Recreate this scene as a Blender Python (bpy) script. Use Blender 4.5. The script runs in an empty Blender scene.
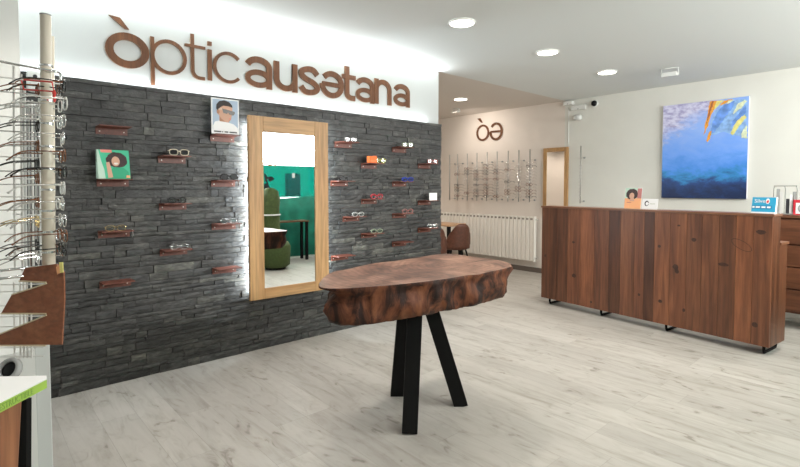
import bpy, math, random
from math import sin, cos, pi, radians, sqrt, tan, atan2, hypot
from mathutils import Vector, Matrix
random.seed(11)
sc = bpy.context.scene
COL = sc.collection

# ------------------------------------------------------------------ camera model
FL = 485.0; PITCH = radians(2.3); TH = radians(48.07); CH = 1.4
CF = Vector((cos(TH)*cos(PITCH), sin(TH)*cos(PITCH), -sin(PITCH)))
CR = Vector((sin(TH), -cos(TH), 0))
CU = Vector((cos(TH)*sin(PITCH), sin(TH)*sin(PITCH), cos(PITCH)))
CY = 188 + FL*tan(PITCH)
def ray(px, py): return CF + CR*((px-400)/FL) + CU*((CY-py)/FL)
def on(px, py, ax, v):
    r = ray(px, py); c = Vector((0, 0, CH)); return c + r*((v-c[ax])/r[ax])
def at(px, py, d): return Vector((0, 0, CH)) + ray(px, py)*d

# ------------------------------------------------------------------ materials
def nm(name):
    m = bpy.data.materials.new(name); m.use_nodes = True
    nt = m.node_tree; return m, nt, nt.nodes['Principled BSDF']
def plain(name, col, rough=.5, metal=0, emit=None, estr=0, noise=.0, nscale=30, bump=0, spec=.5, alpha=None):
    m, nt, b = nm(name)
    b.inputs['Base Color'].default_value = (*col, 1)
    b.inputs['Roughness'].default_value = rough
    b.inputs['Metallic'].default_value = metal
    b.inputs['Specular IOR Level'].default_value = spec
    if emit: b.inputs['Emission Color'].default_value = (*emit, 1); b.inputs['Emission Strength'].default_value = estr
    if noise or bump:
        tc = nt.nodes.new('ShaderNodeTexCoord'); n = nt.nodes.new('ShaderNodeTexNoise')
        n.inputs['Scale'].default_value = nscale; n.inputs['Detail'].default_value = 5
        nt.links.new(tc.outputs['Object'], n.inputs['Vector'])
        if noise:
            r = nt.nodes.new('ShaderNodeValToRGB')
            r.color_ramp.elements[0].position = .3; r.color_ramp.elements[1].position = .7
            r.color_ramp.elements[0].color = (*[c*(1-noise) for c in col], 1)
            r.color_ramp.elements[1].color = (*[min(1, c*(1+noise)) for c in col], 1)
            nt.links.new(n.outputs['Fac'], r.inputs['Fac']); nt.links.new(r.outputs['Color'], b.inputs['Base Color'])
        if bump:
            bp = nt.nodes.new('ShaderNodeBump'); bp.inputs['Strength'].default_value = bump; bp.inputs['Distance'].default_value = .004
            nt.links.new(n.outputs['Fac'], bp.inputs['Height']); nt.links.new(bp.outputs['Normal'], b.inputs['Normal'])
    return m
def N(nt, t, **kw):
    n = nt.nodes.new(t)
    for k, v in kw.items():
        if k in n.inputs: n.inputs[k].default_value = v
        else: setattr(n, k, v)
    return n
def ramp(nt, stops):
    r = nt.nodes.new('ShaderNodeValToRGB'); cr = r.color_ramp
    while len(cr.elements) < len(stops): cr.elements.new(.5)
    for e, (p, c) in zip(cr.elements, stops): e.position = p; e.color = (*c, 1)
    return r
def mix(nt, a, b, fac, mode='MIX'):
    m = nt.nodes.new('ShaderNodeMix'); m.data_type = 'RGBA'; m.blend_type = mode
    for s, v in ((6, a), (7, b), (0, fac)):
        if hasattr(v, 'is_output'): nt.links.new(v, m.inputs[s])
        elif s == 0: m.inputs[0].default_value = v
        else: m.inputs[s].default_value = (*v, 1)
    return m.outputs[2]
def wood(name, c1, c2, axis=2, scale=8, rough=.45, dark=None, attr=False, knots=0, knotcol=(.02, .008, .004)):
    """grain stretched along `axis`"""
    m, nt, b = nm(name); L = nt.links
    tc = N(nt, 'ShaderNodeTexCoord'); mp = N(nt, 'ShaderNodeMapping'); L.new(tc.outputs['Object'], mp.inputs['Vector'])
    s = [scale]*3; s[axis] = scale*.07; mp.inputs['Scale'].default_value = s
    base = mp.outputs['Vector']
    if attr:
        at_ = N(nt, 'ShaderNodeAttribute', attribute_name='tint')
        ad = N(nt, 'ShaderNodeVectorMath', operation='MULTIPLY_ADD'); ad.inputs[1].default_value = (13, 17, 11)
        L.new(at_.outputs['Color'], ad.inputs[0]); L.new(base, ad.inputs[2]); base = ad.outputs[0]
    n1 = N(nt, 'ShaderNodeTexNoise', Scale=1.6, Detail=6.0, Distortion=1.2); L.new(base, n1.inputs['Vector'])
    n2 = N(nt, 'ShaderNodeTexNoise', Scale=9.0, Detail=4.0); L.new(base, n2.inputs['Vector'])
    r = ramp(nt, [(.28, c1), (.72, c2)]); L.new(n1.outputs['Fac'], r.inputs['Fac'])
    r2 = ramp(nt, [(.35, (.72, .72, .72)), (.6, (1, 1, 1))]); L.new(n2.outputs['Fac'], r2.inputs['Fac'])
    c = mix(nt, r.outputs['Color'], r2.outputs['Color'], 1.0, 'MULTIPLY')
    if attr:
        sep = N(nt, 'ShaderNodeSeparateColor'); L.new(at_.outputs['Color'], sep.inputs[0])
        r3 = ramp(nt, [(0, (.42, .39, .37)), (.5, (.9, .9, .9)), (1, (1.45, 1.38, 1.28))]); L.new(sep.outputs[0], r3.inputs['Fac'])
        c = mix(nt, c, r3.outputs['Color'], 1.0, 'MULTIPLY')
    if knots:
        mk = N(nt, 'ShaderNodeMapping'); L.new(tc.outputs['Object'], mk.inputs['Vector'])
        ks = [knots]*3; ks[axis] = knots*.55; mk.inputs['Scale'].default_value = ks
        nn = N(nt, 'ShaderNodeTexNoise', Scale=3.0, Detail=2.0); L.new(mk.outputs['Vector'], nn.inputs['Vector'])
        mv = mix(nt, mk.outputs['Vector'], nn.outputs['Color'], .06)
        v = N(nt, 'ShaderNodeTexVoronoi', Scale=1.0, Randomness=1.0); L.new(mv, v.inputs['Vector'])
        rk = ramp(nt, [(.07, (1, 1, 1)), (.13, (.3, .3, .3)), (.19, (0, 0, 0))]); L.new(v.outputs['Distance'], rk.inputs['Fac'])
        c = mix(nt, c, knotcol, rk.outputs['Color'])
    L.new(c, b.inputs['Base Color']); b.inputs['Roughness'].default_value = rough
    bp = N(nt, 'ShaderNodeBump', Strength=.25, Distance=.003); L.new(n2.outputs['Fac'], bp.inputs['Height']); L.new(bp.outputs['Normal'], b.inputs['Normal'])
    return m

def floor_mat():
    m, nt, b = nm('grey_oak_planks'); L = nt.links
    tc = N(nt, 'ShaderNodeTexCoord'); mp = N(nt, 'ShaderNodeMapping'); L.new(tc.outputs['Object'], mp.inputs['Vector'])
    mp.inputs['Rotation'].default_value = (0, 0, pi/2)
    br = N(nt, 'ShaderNodeTexBrick', Scale=1.0)
    br.offset = .41; br.offset_frequency = 5; br.squash = .86; br.squash_frequency = 3
    br.inputs['Mortar Size'].default_value = .0012; br.inputs['Mortar Smooth'].default_value = .4; br.inputs['Bias'].default_value = 0
    br.inputs['Brick Width'].default_value = 1.28; br.inputs['Row Height'].default_value = .19
    br.inputs['Color1'].default_value = (.44, .42, .385, 1); br.inputs['Color2'].default_value = (.375, .355, .325, 1)
    br.inputs['Mortar'].default_value = (.30, .285, .26, 1)
    L.new(mp.outputs['Vector'], br.inputs['Vector'])
    # per-plank offset so the grain changes from plank to plank
    ms = N(nt, 'ShaderNodeMapping'); ms.inputs['Scale'].default_value = (1.1, 9, 1); 
    ad = N(nt, 'ShaderNodeVectorMath', operation='MULTIPLY_ADD'); ad.inputs[1].default_value = (31, 47, 5)
    L.new(br.outputs['Color'], ad.inputs[0]); L.new(mp.outputs['Vector'], ad.inputs[2]); L.new(ad.outputs[0], ms.inputs['Vector'])
    n1 = N(nt, 'ShaderNodeTexNoise', Scale=1.4, Detail=8.0, Distortion=.9); n1.inputs['Roughness'].default_value = .62
    L.new(ms.outputs['Vector'], n1.inputs['Vector'])
    r = ramp(nt, [(.28, (.66, .64, .60)), (.46, (.93, .92, .91)), (.7, (1.06, 1.06, 1.06))]); L.new(n1.outputs['Fac'], r.inputs['Fac'])
    c = mix(nt, br.outputs['Color'], r.outputs['Color'], .9, 'MULTIPLY')
    ms2 = N(nt, 'ShaderNodeMapping'); ms2.inputs['Scale'].default_value = (3.0, 6.5, 1); L.new(mp.outputs['Vector'], ms2.inputs['Vector'])
    n2 = N(nt, 'ShaderNodeTexNoise', Scale=1.7, Detail=4.0, Distortion=1.5); L.new(ms2.outputs['Vector'], n2.inputs['Vector'])
    r2 = ramp(nt, [(.28, (.45, .42, .38)), (.36, (.88, .87, .85)), (.5, (1, 1, 1))]); L.new(n2.outputs['Fac'], r2.inputs['Fac'])
    c = mix(nt, c, r2.outputs['Color'], .75, 'MULTIPLY')
    L.new(c, b.inputs['Base Color']); b.inputs['Roughness'].default_value = .42; b.inputs['Specular IOR Level'].default_value = .4
    bp = N(nt, 'ShaderNodeBump', Strength=.12, Distance=.003); L.new(n1.outputs['Fac'], bp.inputs['Height']); L.new(bp.outputs['Normal'], b.inputs['Normal'])
    return m

def slate_mat():
    m, nt, b = nm('split_slate'); L = nt.links
    tc = N(nt, 'ShaderNodeTexCoord'); a = N(nt, 'ShaderNodeAttribute', attribute_name='tint')
    mp = N(nt, 'ShaderNodeMapping'); mp.inputs['Scale'].default_value = (1, 1, 2.2)
    ad = N(nt, 'ShaderNodeVectorMath', operation='MULTIPLY_ADD'); ad.inputs[1].default_value = (7, 9, 5)
    L.new(a.outputs['Color'], ad.inputs[0]); L.new(tc.outputs['Object'], ad.inputs[2]); L.new(ad.outputs[0], mp.inputs['Vector'])
    n = N(nt, 'ShaderNodeTexNoise', Scale=14.0, Detail=8.0, Distortion=.6); n.inputs['Roughness'].default_value = .65; L.new(mp.outputs['Vector'], n.inputs['Vector'])
    r = ramp(nt, [(.3, (.018, .018, .017)), (.50, (.044, .044, .042)), (.66, (.080, .080, .075)), (.78, (.24, .235, .21))]); L.new(n.outputs['Fac'], r.inputs['Fac'])
    sep = N(nt, 'ShaderNodeSeparateColor'); L.new(a.outputs['Color'], sep.inputs[0])
    r3 = ramp(nt, [(0, (.62, .62, .64)), (.6, (1, 1, 1)), (.93, (1.25, 1.25, 1.2)), (1, (2.1, 2.1, 1.9))]); L.new(sep.outputs[0], r3.inputs['Fac'])
    c = mix(nt, r.outputs['Color'], r3.outputs['Color'], 1.0, 'MULTIPLY')
    L.new(c, b.inputs['Base Color']); b.inputs['Roughness'].default_value = .5
    n2 = N(nt, 'ShaderNodeTexNoise', Scale=38.0, Detail=6.0); L.new(mp.outputs['Vector'], n2.inputs['Vector'])
    bp = N(nt, 'ShaderNodeBump', Strength=.7, Distance=.006); L.new(n2.outputs['Fac'], bp.inputs['Height']); L.new(bp.outputs['Normal'], b.inputs['Normal'])
    return m

def glass_mat(name, tint=(1, 1, 1), gloss=.08):
    m = bpy.data.materials.new(name); m.use_nodes = True; nt = m.node_tree; nt.nodes.clear()
    o = nt.nodes.new('ShaderNodeOutputMaterial'); t = nt.nodes.new('ShaderNodeBsdfTransparent'); g = nt.nodes.new('ShaderNodeBsdfGlossy')
    t.inputs[0].default_value = (*tint, 1); g.inputs['Roughness'].default_value = .03
    x = nt.nodes.new('ShaderNodeMixShader'); x.inputs[0].default_value = gloss
    nt.links.new(t.outputs[0], x.inputs[1]); nt.links.new(g.outputs[0], x.inputs[2]); nt.links.new(x.outputs[0], o.inputs[0])
    return m

def painting_mat():
    m, nt, b = nm('abstract_oil'); L = nt.links
    tc = N(nt, 'ShaderNodeTexCoord'); sep = N(nt, 'ShaderNodeSeparateXYZ'); L.new(tc.outputs['Object'], sep.inputs[0])
    mp = N(nt, 'ShaderNodeMapping'); mp.inputs['Rotation'].default_value = (radians(35), 0, 0); mp.inputs['Scale'].default_value = (1, 1, 1.7); L.new(tc.outputs['Object'], mp.inputs['Vector'])
    n = N(nt, 'ShaderNodeTexNoise', Scale=4.5, Detail=7.0, Distortion=.35); L.new(mp.outputs['Vector'], n.inputs['Vector'])
    n.inputs['Roughness'].default_value = .65
    mx = N(nt, 'ShaderNodeMath', operation='MULTIPLY_ADD'); L.new(n.outputs['Fac'], mx.inputs[0]); mx.inputs[1].default_value = .62
    L.new(sep.outputs['Z'], mx.inputs[2])        # object z: 0 bottom .. 1.22 top (+ .31 mean)
    sc_ = N(nt, 'ShaderNodeMath', operation='MULTIPLY'); L.new(mx.outputs[0], sc_.inputs[0]); sc_.inputs[1].default_value = .62
    r = ramp(nt, [(.22, (.006, .02, .08)), (.31, (.015, .06, .22)), (.37, (.03, .24, .56)), (.43, (.07, .28, .80)), (.56, (.16, .37, .93)), (.76, (.28, .46, .93))])
    L.new(sc_.outputs[0], r.inputs['Fac'])
    # lavender corner, upper left (large y)
    a1 = N(nt, 'ShaderNodeMath', operation='MULTIPLY_ADD'); L.new(sep.outputs['Y'], a1.inputs[0]); a1.inputs[1].default_value = .75
    a2 = N(nt, 'ShaderNodeMath', operation='MULTIPLY_ADD'); L.new(sep.outputs['Z'], a2.inputs[0]); a2.inputs[1].default_value = 1.15; a2.inputs[2].default_value = -1.32
    L.new(a2.outputs[0], a1.inputs[2])
    a3 = N(nt, 'ShaderNodeMath', operation='MULTIPLY_ADD'); L.new(n.outputs['Fac'], a3.inputs[0]); a3.inputs[1].default_value = .7; L.new(a1.outputs[0], a3.inputs[2])
    rl = ramp(nt, [(.52, (0, 0, 0)), (.78, (1, 1, 1))]); L.new(a3.outputs[0], rl.inputs['Fac'])
    n3 = N(nt, 'ShaderNodeTexNoise', Scale=15.0, Detail=8.0, Distortion=.2); L.new(mp.outputs['Vector'], n3.inputs['Vector'])
    rr = ramp(nt, [(.35, (.36, .34, .60)), (.6, (.68, .68, .88))]); L.new(n3.outputs['Fac'], rr.inputs['Fac'])
    c = mix(nt, r.outputs['Color'], rr.outputs['Color'], rl.outputs['Color'])
    L.new(c, b.inputs['Base Color']); b.inputs['Roughness'].default_value = .4
    bp = N(nt, 'ShaderNodeBump', Strength=.5, Distance=.004); L.new(n3.outputs['Fac'], bp.inputs['Height']); L.new(bp.outputs['Normal'], b.inputs['Normal'])
    return m

def slab_mat(name, cs, top):
    m, nt, b = nm(name); L = nt.links
    tc = N(nt, 'ShaderNodeTexCoord'); mp = N(nt, 'ShaderNodeMapping'); L.new(tc.outputs['Object'], mp.inputs['Vector'])
    mp.inputs['Scale'].default_value = (2.6, 2.6, 2.6) if top else (5.5, 5.5, 1.9)
    n1 = N(nt, 'ShaderNodeTexNoise', Scale=1.6, Detail=9.0, Distortion=.8); n1.inputs['Roughness'].default_value = .66; L.new(mp.outputs['Vector'], n1.inputs['Vector'])
    r = ramp(nt, cs); L.new(n1.outputs['Fac'], r.inputs['Fac']); c = r.outputs['Color']
    if top:
        mw = N(nt, 'ShaderNodeMapping'); mw.inputs['Location'].default_value = (-.28, .08, 0); L.new(tc.outputs['Object'], mw.inputs['Vector'])
        w = N(nt, 'ShaderNodeTexWave', wave_type='RINGS', rings_direction='Z', Scale=7.0, Distortion=7.0, Detail=4.0); L.new(mw.outputs['Vector'], w.inputs['Vector'])
        rw = ramp(nt, [(.0, (.62, .55, .5)), (.5, (1, 1, 1)), (1, (1.12, 1.1, 1.08))]); L.new(w.outputs['Fac'], rw.inputs['Fac'])
        c = mix(nt, c, rw.outputs['Color'], .75, 'MULTIPLY')
    L.new(c, b.inputs['Base Color']); b.inputs['Roughness'].default_value = .40 if top else .62; b.inputs['Specular IOR Level'].default_value = .5 if top else .25
    bp = N(nt, 'ShaderNodeBump', Strength=.15 if top else .6, Distance=.006); L.new(n1.outputs['Fac'], bp.inputs['Height']); L.new(bp.outputs['Normal'], b.inputs['Normal'])
    return m

M = dict(
 floor=floor_mat(), slate=slate_mat(),
 wall=plain('white_paint', (.78, .79, .76), .6, noise=.015, nscale=3),
 warmwall=plain('warm_light_wall_tint', (.74, .68, .62), .6, noise=.02, nscale=3),  # alcove wall colour carries the warm light, starting at the partition plane
 warmceil=plain('warm_light_ceiling_tint', (.66, .61, .56), .7),  # same warm light put into the alcove ceiling colour
 greywall=plain('pale_grey_paint', (.71, .71, .655), .55, noise=.02, nscale=3),
 ceil=plain('ceiling_paint', (.70, .73, .72), .7),
 fascia=plain('white_lacquer', (.50, .52, .51), .5),
 basem=plain('grey_baseboard', (.16, .13, .11), .5),
 signwood=wood('corten_brown', (.10, .036, .012), (.17, .066, .024), 2, 10, .75),
 signedge=plain('brown_letter_edge', (.30, .17, .10), .6),
 shelf=plain('rusty_brown_steel', (.13, .036, .021), .45, noise=.25, nscale=60, bump=.1),
 screw=plain('zinc_screw', (.6, .55, .5), .35, .9),
 oak=wood('knotty_oak', (.42, .225, .085), (.58, .35, .155), 2, 6, .5, knots=3.4, knotcol=(.2, .09, .03)),
 oakh=wood('knotty_oak_rail', (.42, .225, .085), (.58, .35, .155), 0, 6, .5),
 mirror=plain('silver_mirror', (.93, .94, .94), .01, 1),
 black=plain('black_steel', (.003, .003, .003), .6, spec=.2),
 chrome=plain('chrome_wire', (.78, .80, .80), .2, 1),
 whitemetal=plain('white_wire', (.75, .75, .72), .35, .3),
 cream=plain('cream_tube', (.84, .77, .64), .35),
 pink=plain('pale_pink_tube', (.75, .55, .47), .4, .1),
 counter=wood('walnut_stain', (.10, .034, .016), (.25, .095, .042), 2, 7, .4, attr=True),
 countertop=wood('walnut_top', (.13, .05, .025), (.25, .11, .055), 1, 6, .35),
 cabinet=wood('walnut_drawer', (.10, .035, .017), (.20, .075, .035), 1, 6, .4),
 slabtop=slab_mat('slab_polished_top', [(.3, (.03, .012, .008)), (.42, (.11, .05, .032)), (.54, (.24, .125, .085)), (.70, (.40, .23, .16))], True),
 slabside=slab_mat('slab_live_edge', [(.34, (.005, .003, .002)), (.46, (.026, .010, .006)), (.57, (.12, .040, .018)), (.7, (.20, .075, .032)), (.8, (.30, .13, .06))], False),
 crack=plain('dark_crack', (.01, .005, .004), .8),
 paint=painting_mat(), canvas=plain('canvas_edge', (.62, .62, .66), .7),
 orange=plain('orange_oil', (.85, .36, .04), .45, noise=.2), yellow=plain('yellow_oil', (.80, .74, .25), .45, noise=.15, nscale=20), lightblueoil=plain('light_blue_oil', (.26, .46, .88), .45, noise=.3, nscale=18), rustoil=plain('rust_oil', (.40, .12, .04), .45), paleyellow=plain('pale_yellow_oil', (.72, .78, .55), .45, noise=.2, nscale=25), blueoil=plain('blue_oil', (.15, .32, .78), .45, noise=.3, nscale=14),
 radiator=plain('radiator_enamel', (.80, .77, .71), .35), radslot=plain('radiator_slots', (.22, .20, .17), .6),
 white=plain('white_card', (.85, .85, .84), .5), whiteplastic=plain('white_plastic', (.72, .73, .70), .4),
 lens=glass_mat('clear_lens', (.86, .89, .89), .03), darklens=plain('dark_lens', (.006, .006, .007), .3, spec=.25),
 led=plain('led_diffuser', (1, 1, 1), .5, emit=(1, .94, .84), estr=9),
 glass=glass_mat('window_glass', (1, 1, 1), .05),
 teal=glass_mat('teal_window_film', (.055, .40, .33), .04),
 tealdark=glass_mat('dark_teal_print', (.6, .55, .62), .04),
 green=plain('green_fabric', (.01, .24, .16), .6, noise=.25, nscale=5),
 olive=plain('olive_velvet', (.055, .085, .02), .8, noise=.2), leather=plain('brown_leather', (.115, .042, .024), .5, noise=.2, nscale=25, bump=.2),
 lightwood=wood('beech_top', (.50, .30, .17), (.62, .40, .24), 1, 6, .4),
 orangecloth=plain('orange_case', (.85, .17, .03), .6), lime=plain('lime_acetate', (.55, .62, .10), .3),
 red=plain('red_acetate', (.55, .02, .04), .25), blue=plain('blue_acetate', (.03, .05, .42), .25), rose=plain('rose_acetate', (.48, .17, .15), .3),
 blackace=plain('black_acetate', (.01, .01, .01), .2), sand=plain('sand_acetate', (.62, .55, .42), .3), gold=plain('gold_wire', (.75, .58, .28), .25, 1),
 silver=plain('silver_wire', (.80, .80, .80), .2, 1), tort=plain('tortoise_acetate', (.18, .07, .03), .25, noise=.6, nscale=150),
 greenace=plain('sage_acetate', (.36, .42, .28), .3),
 skin=plain('photo_skin', (.44, .22, .13), .6), skin2=plain('photo_skin_light', (.62, .36, .25), .6), hair=plain('photo_hair', (.02, .014, .012), .6),
 hair2=plain('photo_curls', (.05, .03, .03), .7, noise=.6, nscale=200), skyprint=plain('photo_sky', (.40, .50, .62), .55), greenprint=plain('photo_green', (.05, .48, .27), .5),
 mint=plain('photo_mint', (.50, .66, .55), .5), shirtgreen=plain('photo_shirt', (.02, .34, .18), .5), salmon=plain('photo_salmon', (.75, .25, .2), .5), peach=plain('photo_peach', (.85, .42, .2), .5),
 ink=plain('dark_ink', (.03, .03, .035), .5), smile=plain('photo_teeth', (.8, .75, .7), .5), shade=plain('photo_shades', (.06, .045, .03), .3),
 bluecard=plain('cyan_card', (.02, .33, .55), .4), bluedark=plain('blue_card_band', (.015, .22, .42), .4), redink=plain('red_ink', (.6, .03, .05), .4),
 limeprint=plain('lime_print', (.33, .52, .08), .4), limetext=plain('lime_text', (.20, .36, .06), .4),
 redwood=wood('reddish_board', (.22, .07, .032), (.34, .13, .06), 0, 9, .45), boardedge=plain('cream_board_edge', (.68, .58, .40), .5),
 rustwood=wood('orange_brown_wood', (.20, .07, .03), (.38, .16, .07), 2, 9, .5),
 rodgrey=plain('grey_rod', (.45, .44, .42), .4, .5), redtag=plain('red_band', (.75, .05, .04), .4), pole=plain('pavement', (.5, .5, .48), .8),
 coral=plain('orange_lettering', (.75, .25, .08), .5), frosted=plain('frosted_panel', (.58, .60, .58), .3), acry=plain('smoked_acrylic', (.35, .36, .35), .25),
)

# ------------------------------------------------------------------ mesh builder
class MB:
    def __init__(s): s.v = []; s.f = []; s.m = []; s.mats = []; s.t = []; s.tint = (.5, .5, .5)
    def mi(s, mat):
        if mat not in s.mats: s.mats.append(mat)
        return s.mats.index(mat)
    def add(s, vs, fs, mat):
        o = len(s.v); s.v += [Vector(v) for v in vs]; k = s.mi(mat)
        for f in fs: s.f.append([i+o for i in f]); s.m.append(k); s.t.append(s.tint)
    def box(s, a, b, mat):
        x0, y0, z0 = [min(p, q) for p, q in zip(a, b)]; x1, y1, z1 = [max(p, q) for p, q in zip(a, b)]
        s.add([(x0,y0,z0),(x1,y0,z0),(x1,y1,z0),(x0,y1,z0),(x0,y0,z1),(x1,y0,z1),(x1,y1,z1),(x0,y1,z1)],
              [(0,3,2,1),(4,5,6,7),(0,1,5,4),(1,2,6,5),(2,3,7,6),(3,0,4,7)], mat)
    def obox(s, p, q, w, h, mat, up=(0, 0, 1)):
        """bar from p to q, cross-section w x h"""
        p, q = Vector(p), Vector(q); d = (q-p).normalized(); u = Vector(up)
        if abs(d.dot(u)) > .95: u = Vector((1, 0, 0))
        a = d.cross(u).normalized()*w/2; b = a.cross(d).normalized()*h/2
        s.add([p-a-b, p+a-b, p+a+b, p-a+b, q-a-b, q+a-b, q+a+b, q-a+b], [(0,1,2,3),(7,6,5,4),(0,4,5,1),(1,5,6,2),(2,6,7,3),(3,7,4,0)], mat)
    def tube(s, pts, r, mat, n=8, closed=False, cap=True):
        pts = [Vector(p) for p in pts]; k = len(pts); rs = r if isinstance(r, (list, tuple)) else [r]*k
        vs = []; ref = None
        for i, p in enumerate(pts):
            if closed: d = pts[(i+1) % k]-pts[i-1]
            else: d = pts[min(i+1, k-1)]-pts[max(i-1, 0)]
            d.normalize()
            if ref is None: ref = d.orthogonal().normalized()
            ref = (ref - d*ref.dot(d)); ref = ref.normalized() if ref.length > 1e-6 else d.orthogonal().normalized()
            b = d.cross(ref)
            vs += [p + (ref*cos(2*pi*j/n)+b*sin(2*pi*j/n))*rs[i] for j in range(n)]
        fs = []
        for i in range(k if closed else k-1):
            for j in range(n):
                a = i*n+j; b_ = i*n+(j+1) % n; c = ((i+1) % k)*n+(j+1) % n; d_ = ((i+1) % k)*n+j
                fs.append((a, b_, c, d_))
        if cap and not closed: fs += [tuple(range(n))[::-1], tuple((k-1)*n+j for j in range(n))]
        s.add(vs, fs, mat)
    def lathe(s, c, prof, mat, n=24, axis=(0, 0, 1)):
        """prof: list of (r, h) along axis"""
        ax = Vector(axis).normalized(); u = ax.orthogonal().normalized(); w = ax.cross(u); c = Vector(c); vs = []
        for r, h in prof: vs += [c+ax*h+(u*cos(2*pi*j/n)+w*sin(2*pi*j/n))*max(r, 1e-5) for j in range(n)]
        fs = []
        for i in range(len(prof)-1):
            for j in range(n): fs.append((i*n+j, i*n+(j+1) % n, (i+1)*n+(j+1) % n, (i+1)*n+j))
        s.add(vs, fs, mat)
    def prism(s, poly, off, mat, side=None):
        """poly: 3D points in a plane; extruded by vector off"""
        poly = [Vector(p) for p in poly]; off = Vector(off); k = len(poly)
        nrm = sum(((poly[i]).cross(poly[(i+1) % k]) for i in range(k)), Vector())
        if nrm.dot(off) > 0: poly = poly[::-1]
        s.add(poly, [tuple(range(k))], mat); s.add([p+off for p in poly], [tuple(range(k))[::-1]], mat)
        s.add(poly+[p+off for p in poly], [(i, i+k, (i+1) % k+k, (i+1) % k) for i in range(k)], side or mat)
    def ribbon(s, pts, w, off, mat, closed=False, side=None):
        """2D stroke (pts 3D in plane spanned with normal off), width w, extruded by off"""
        pts = [Vector(p) for p in pts]; off = Vector(off); nn = off.normalized(); k = len(pts); L = []; Rr = []
        for i, p in enumerate(pts):
            if closed: d1 = pts[i]-pts[i-1]; d2 = pts[(i+1) % k]-pts[i]
            else: d1 = pts[max(i, 1)]-pts[max(i, 1)-1]; d2 = pts[min(i+1, k-1)]-pts[min(i+1, k-1)-1]
            d = (d1.normalized()+d2.normalized()).normalized(); sd = d.cross(nn).normalized()
            c = max(.5, d.dot(d1.normalized())); ww = (w[i] if isinstance(w, (list, tuple)) else w)/2/c
            L.append(p-sd*ww); Rr.append(p+sd*ww)
        seg = range(k if closed else k-1)
        vs = L+Rr+[p+off for p in L]+[p+off for p in Rr]; A, B, C_, D = 0, k, 2*k, 3*k
        fs = [(A+i, A+(i+1) % k, B+(i+1) % k, B+i) for i in seg]+[(C_+i, D+i, D+(i+1) % k, C_+(i+1) % k) for i in seg]
        s.add(vs, fs, mat)
        fs = [(A+i, C_+i, C_+(i+1) % k, A+(i+1) % k) for i in seg]+[(B+i, B+(i+1) % k, D+(i+1) % k, D+i) for i in seg]
        if not closed: fs += [(A, B, D, C_), (A+k-1, C_+k-1, D+k-1, B+k-1)]
        s.add(vs, fs, side or mat)
    def build(s, name, parent=None, smooth=False, origin=None, bevel=0):
        me = bpy.data.meshes.new(name); o = Vector(origin) if origin is not None else Vector((0, 0, 0))
        me.from_pydata([tuple(v-o) for v in s.v], [], s.f)
        for m in s.mats: me.materials.append(m)
        me.polygons.foreach_set('material_index', s.m)
        if smooth: me.polygons.foreach_set('use_smooth', [True]*len(s.f))
        if any(t != (.5, .5, .5) for t in s.t):
            ca = me.color_attributes.new('tint', 'FLOAT_COLOR', 'CORNER'); i = 0
            for p, t in zip(me.polygons, s.t):
                for _ in p.vertices: ca.data[i].color = (*t, 1); i += 1
        me.update()
        ob = bpy.data.objects.new(name, me); COL.objects.link(ob); ob.location = o
        if parent is not None:
            ob.parent = parent; ob.location = o - (Vector(parent['_o']) if '_o' in parent else Vector((0, 0, 0)))
        if bevel:
            md = ob.modifiers.new('Bevel', 'BEVEL'); md.width = bevel; md.segments = 2; md.limit_method = 'ANGLE'
        return ob
EMPT = []
def tag(o, label, cat, group=None, kind=None):
    if label: o['label'] = label
    if cat: o['category'] = cat
    if group: o['group'] = group
    if kind: o['kind'] = kind
    return o
def thing(name, label, cat, loc=(0, 0, 0), rz=0, group=None, world=False):
    """an Empty; children built in WORLD coordinates if world=True (origin subtracted)"""
    o = bpy.data.objects.new(name, None); COL.objects.link(o); o.location = loc; o.rotation_euler.z = rz; o.empty_display_size = .05
    if world: o['_o'] = list(loc); EMPT.append(o)
    return tag(o, label, cat, group)
def dup(root, loc=None, rz=None, label=None, group=None):
    r = root.copy(); COL.objects.link(r)
    if loc is not None: r.location = loc
    if rz is not None: r.rotation_euler.z = rz
    if label: r['label'] = label
    if group: r['group'] = group
    for ch in list(root.children):
        c = ch.copy(); COL.objects.link(c); c.parent = r
        for g in list(ch.children):
            d = g.copy(); COL.objects.link(d); d.parent = c
    return r
def struct(mb, name, **k): o = mb.build(name, **k); o['kind'] = 'structure'; return o

# ------------------------------------------------------------------ the room
H = 2.76; XE = 7.03; YS = 3.9; YP = 3.96; YW = -1.15; XL = -2.2; YA = 7.7; SX0 = .25; SX1 = 4.155
b = MB(); b.box((XL-.2, YW-.2, -.1), (XE+.2, YA+.2, 0), M['floor']); struct(b, 'floor')
b = MB(); b.box((XL-.2, YW-.2, H), (XE+.2, YP, H+.12), M['ceil']); struct(b, 'ceiling')
b = MB(); b.box((XL-.2, YP, H), (XE+.2, YA+.2, H+.12), M['warmceil']); struct(b, 'ceiling_alcove')
b = MB(); b.box((XE, YW-.2, 0), (XE+.15, YP, H), M['greywall']); struct(b, 'wall_right')
b = MB(); b.box((XE, YP, 0), (XE+.15, YA+.2, H), M['warmwall']); struct(b, 'wall_end')
b = MB(); b.box((XL-.15, YW-.2, 0), (XL, YA+.2, H), M['wall']); struct(b, 'wall_left')
b = MB(); b.box((XL, YA, 0), (XE, YA+.15, H), M['warmwall']); struct(b, 'wall_alcove')
b = MB(); b.box((2.45, YP+.14, 0), (2.6, YA, H), M['warmwall']); struct(b, 'wall_alcove_added')  # unseen wall, added as a bright surface for the narrow mirror to reflect
b = MB(); b.box((XL, YP+.02, 0), (SX1, YP+.14, H), M['fascia']); struct(b, 'wall_partition')
b = MB(); b.box((XL, YP-.004, 2.13), (SX1+.003, YP+.02, H-.0005), M['fascia']); struct(b, 'trim_fascia')
b = MB(); b.box((XE-.014, YP, 0), (XE, YA, .08), M['basem']); struct(b, 'baseboard_end')
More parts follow.
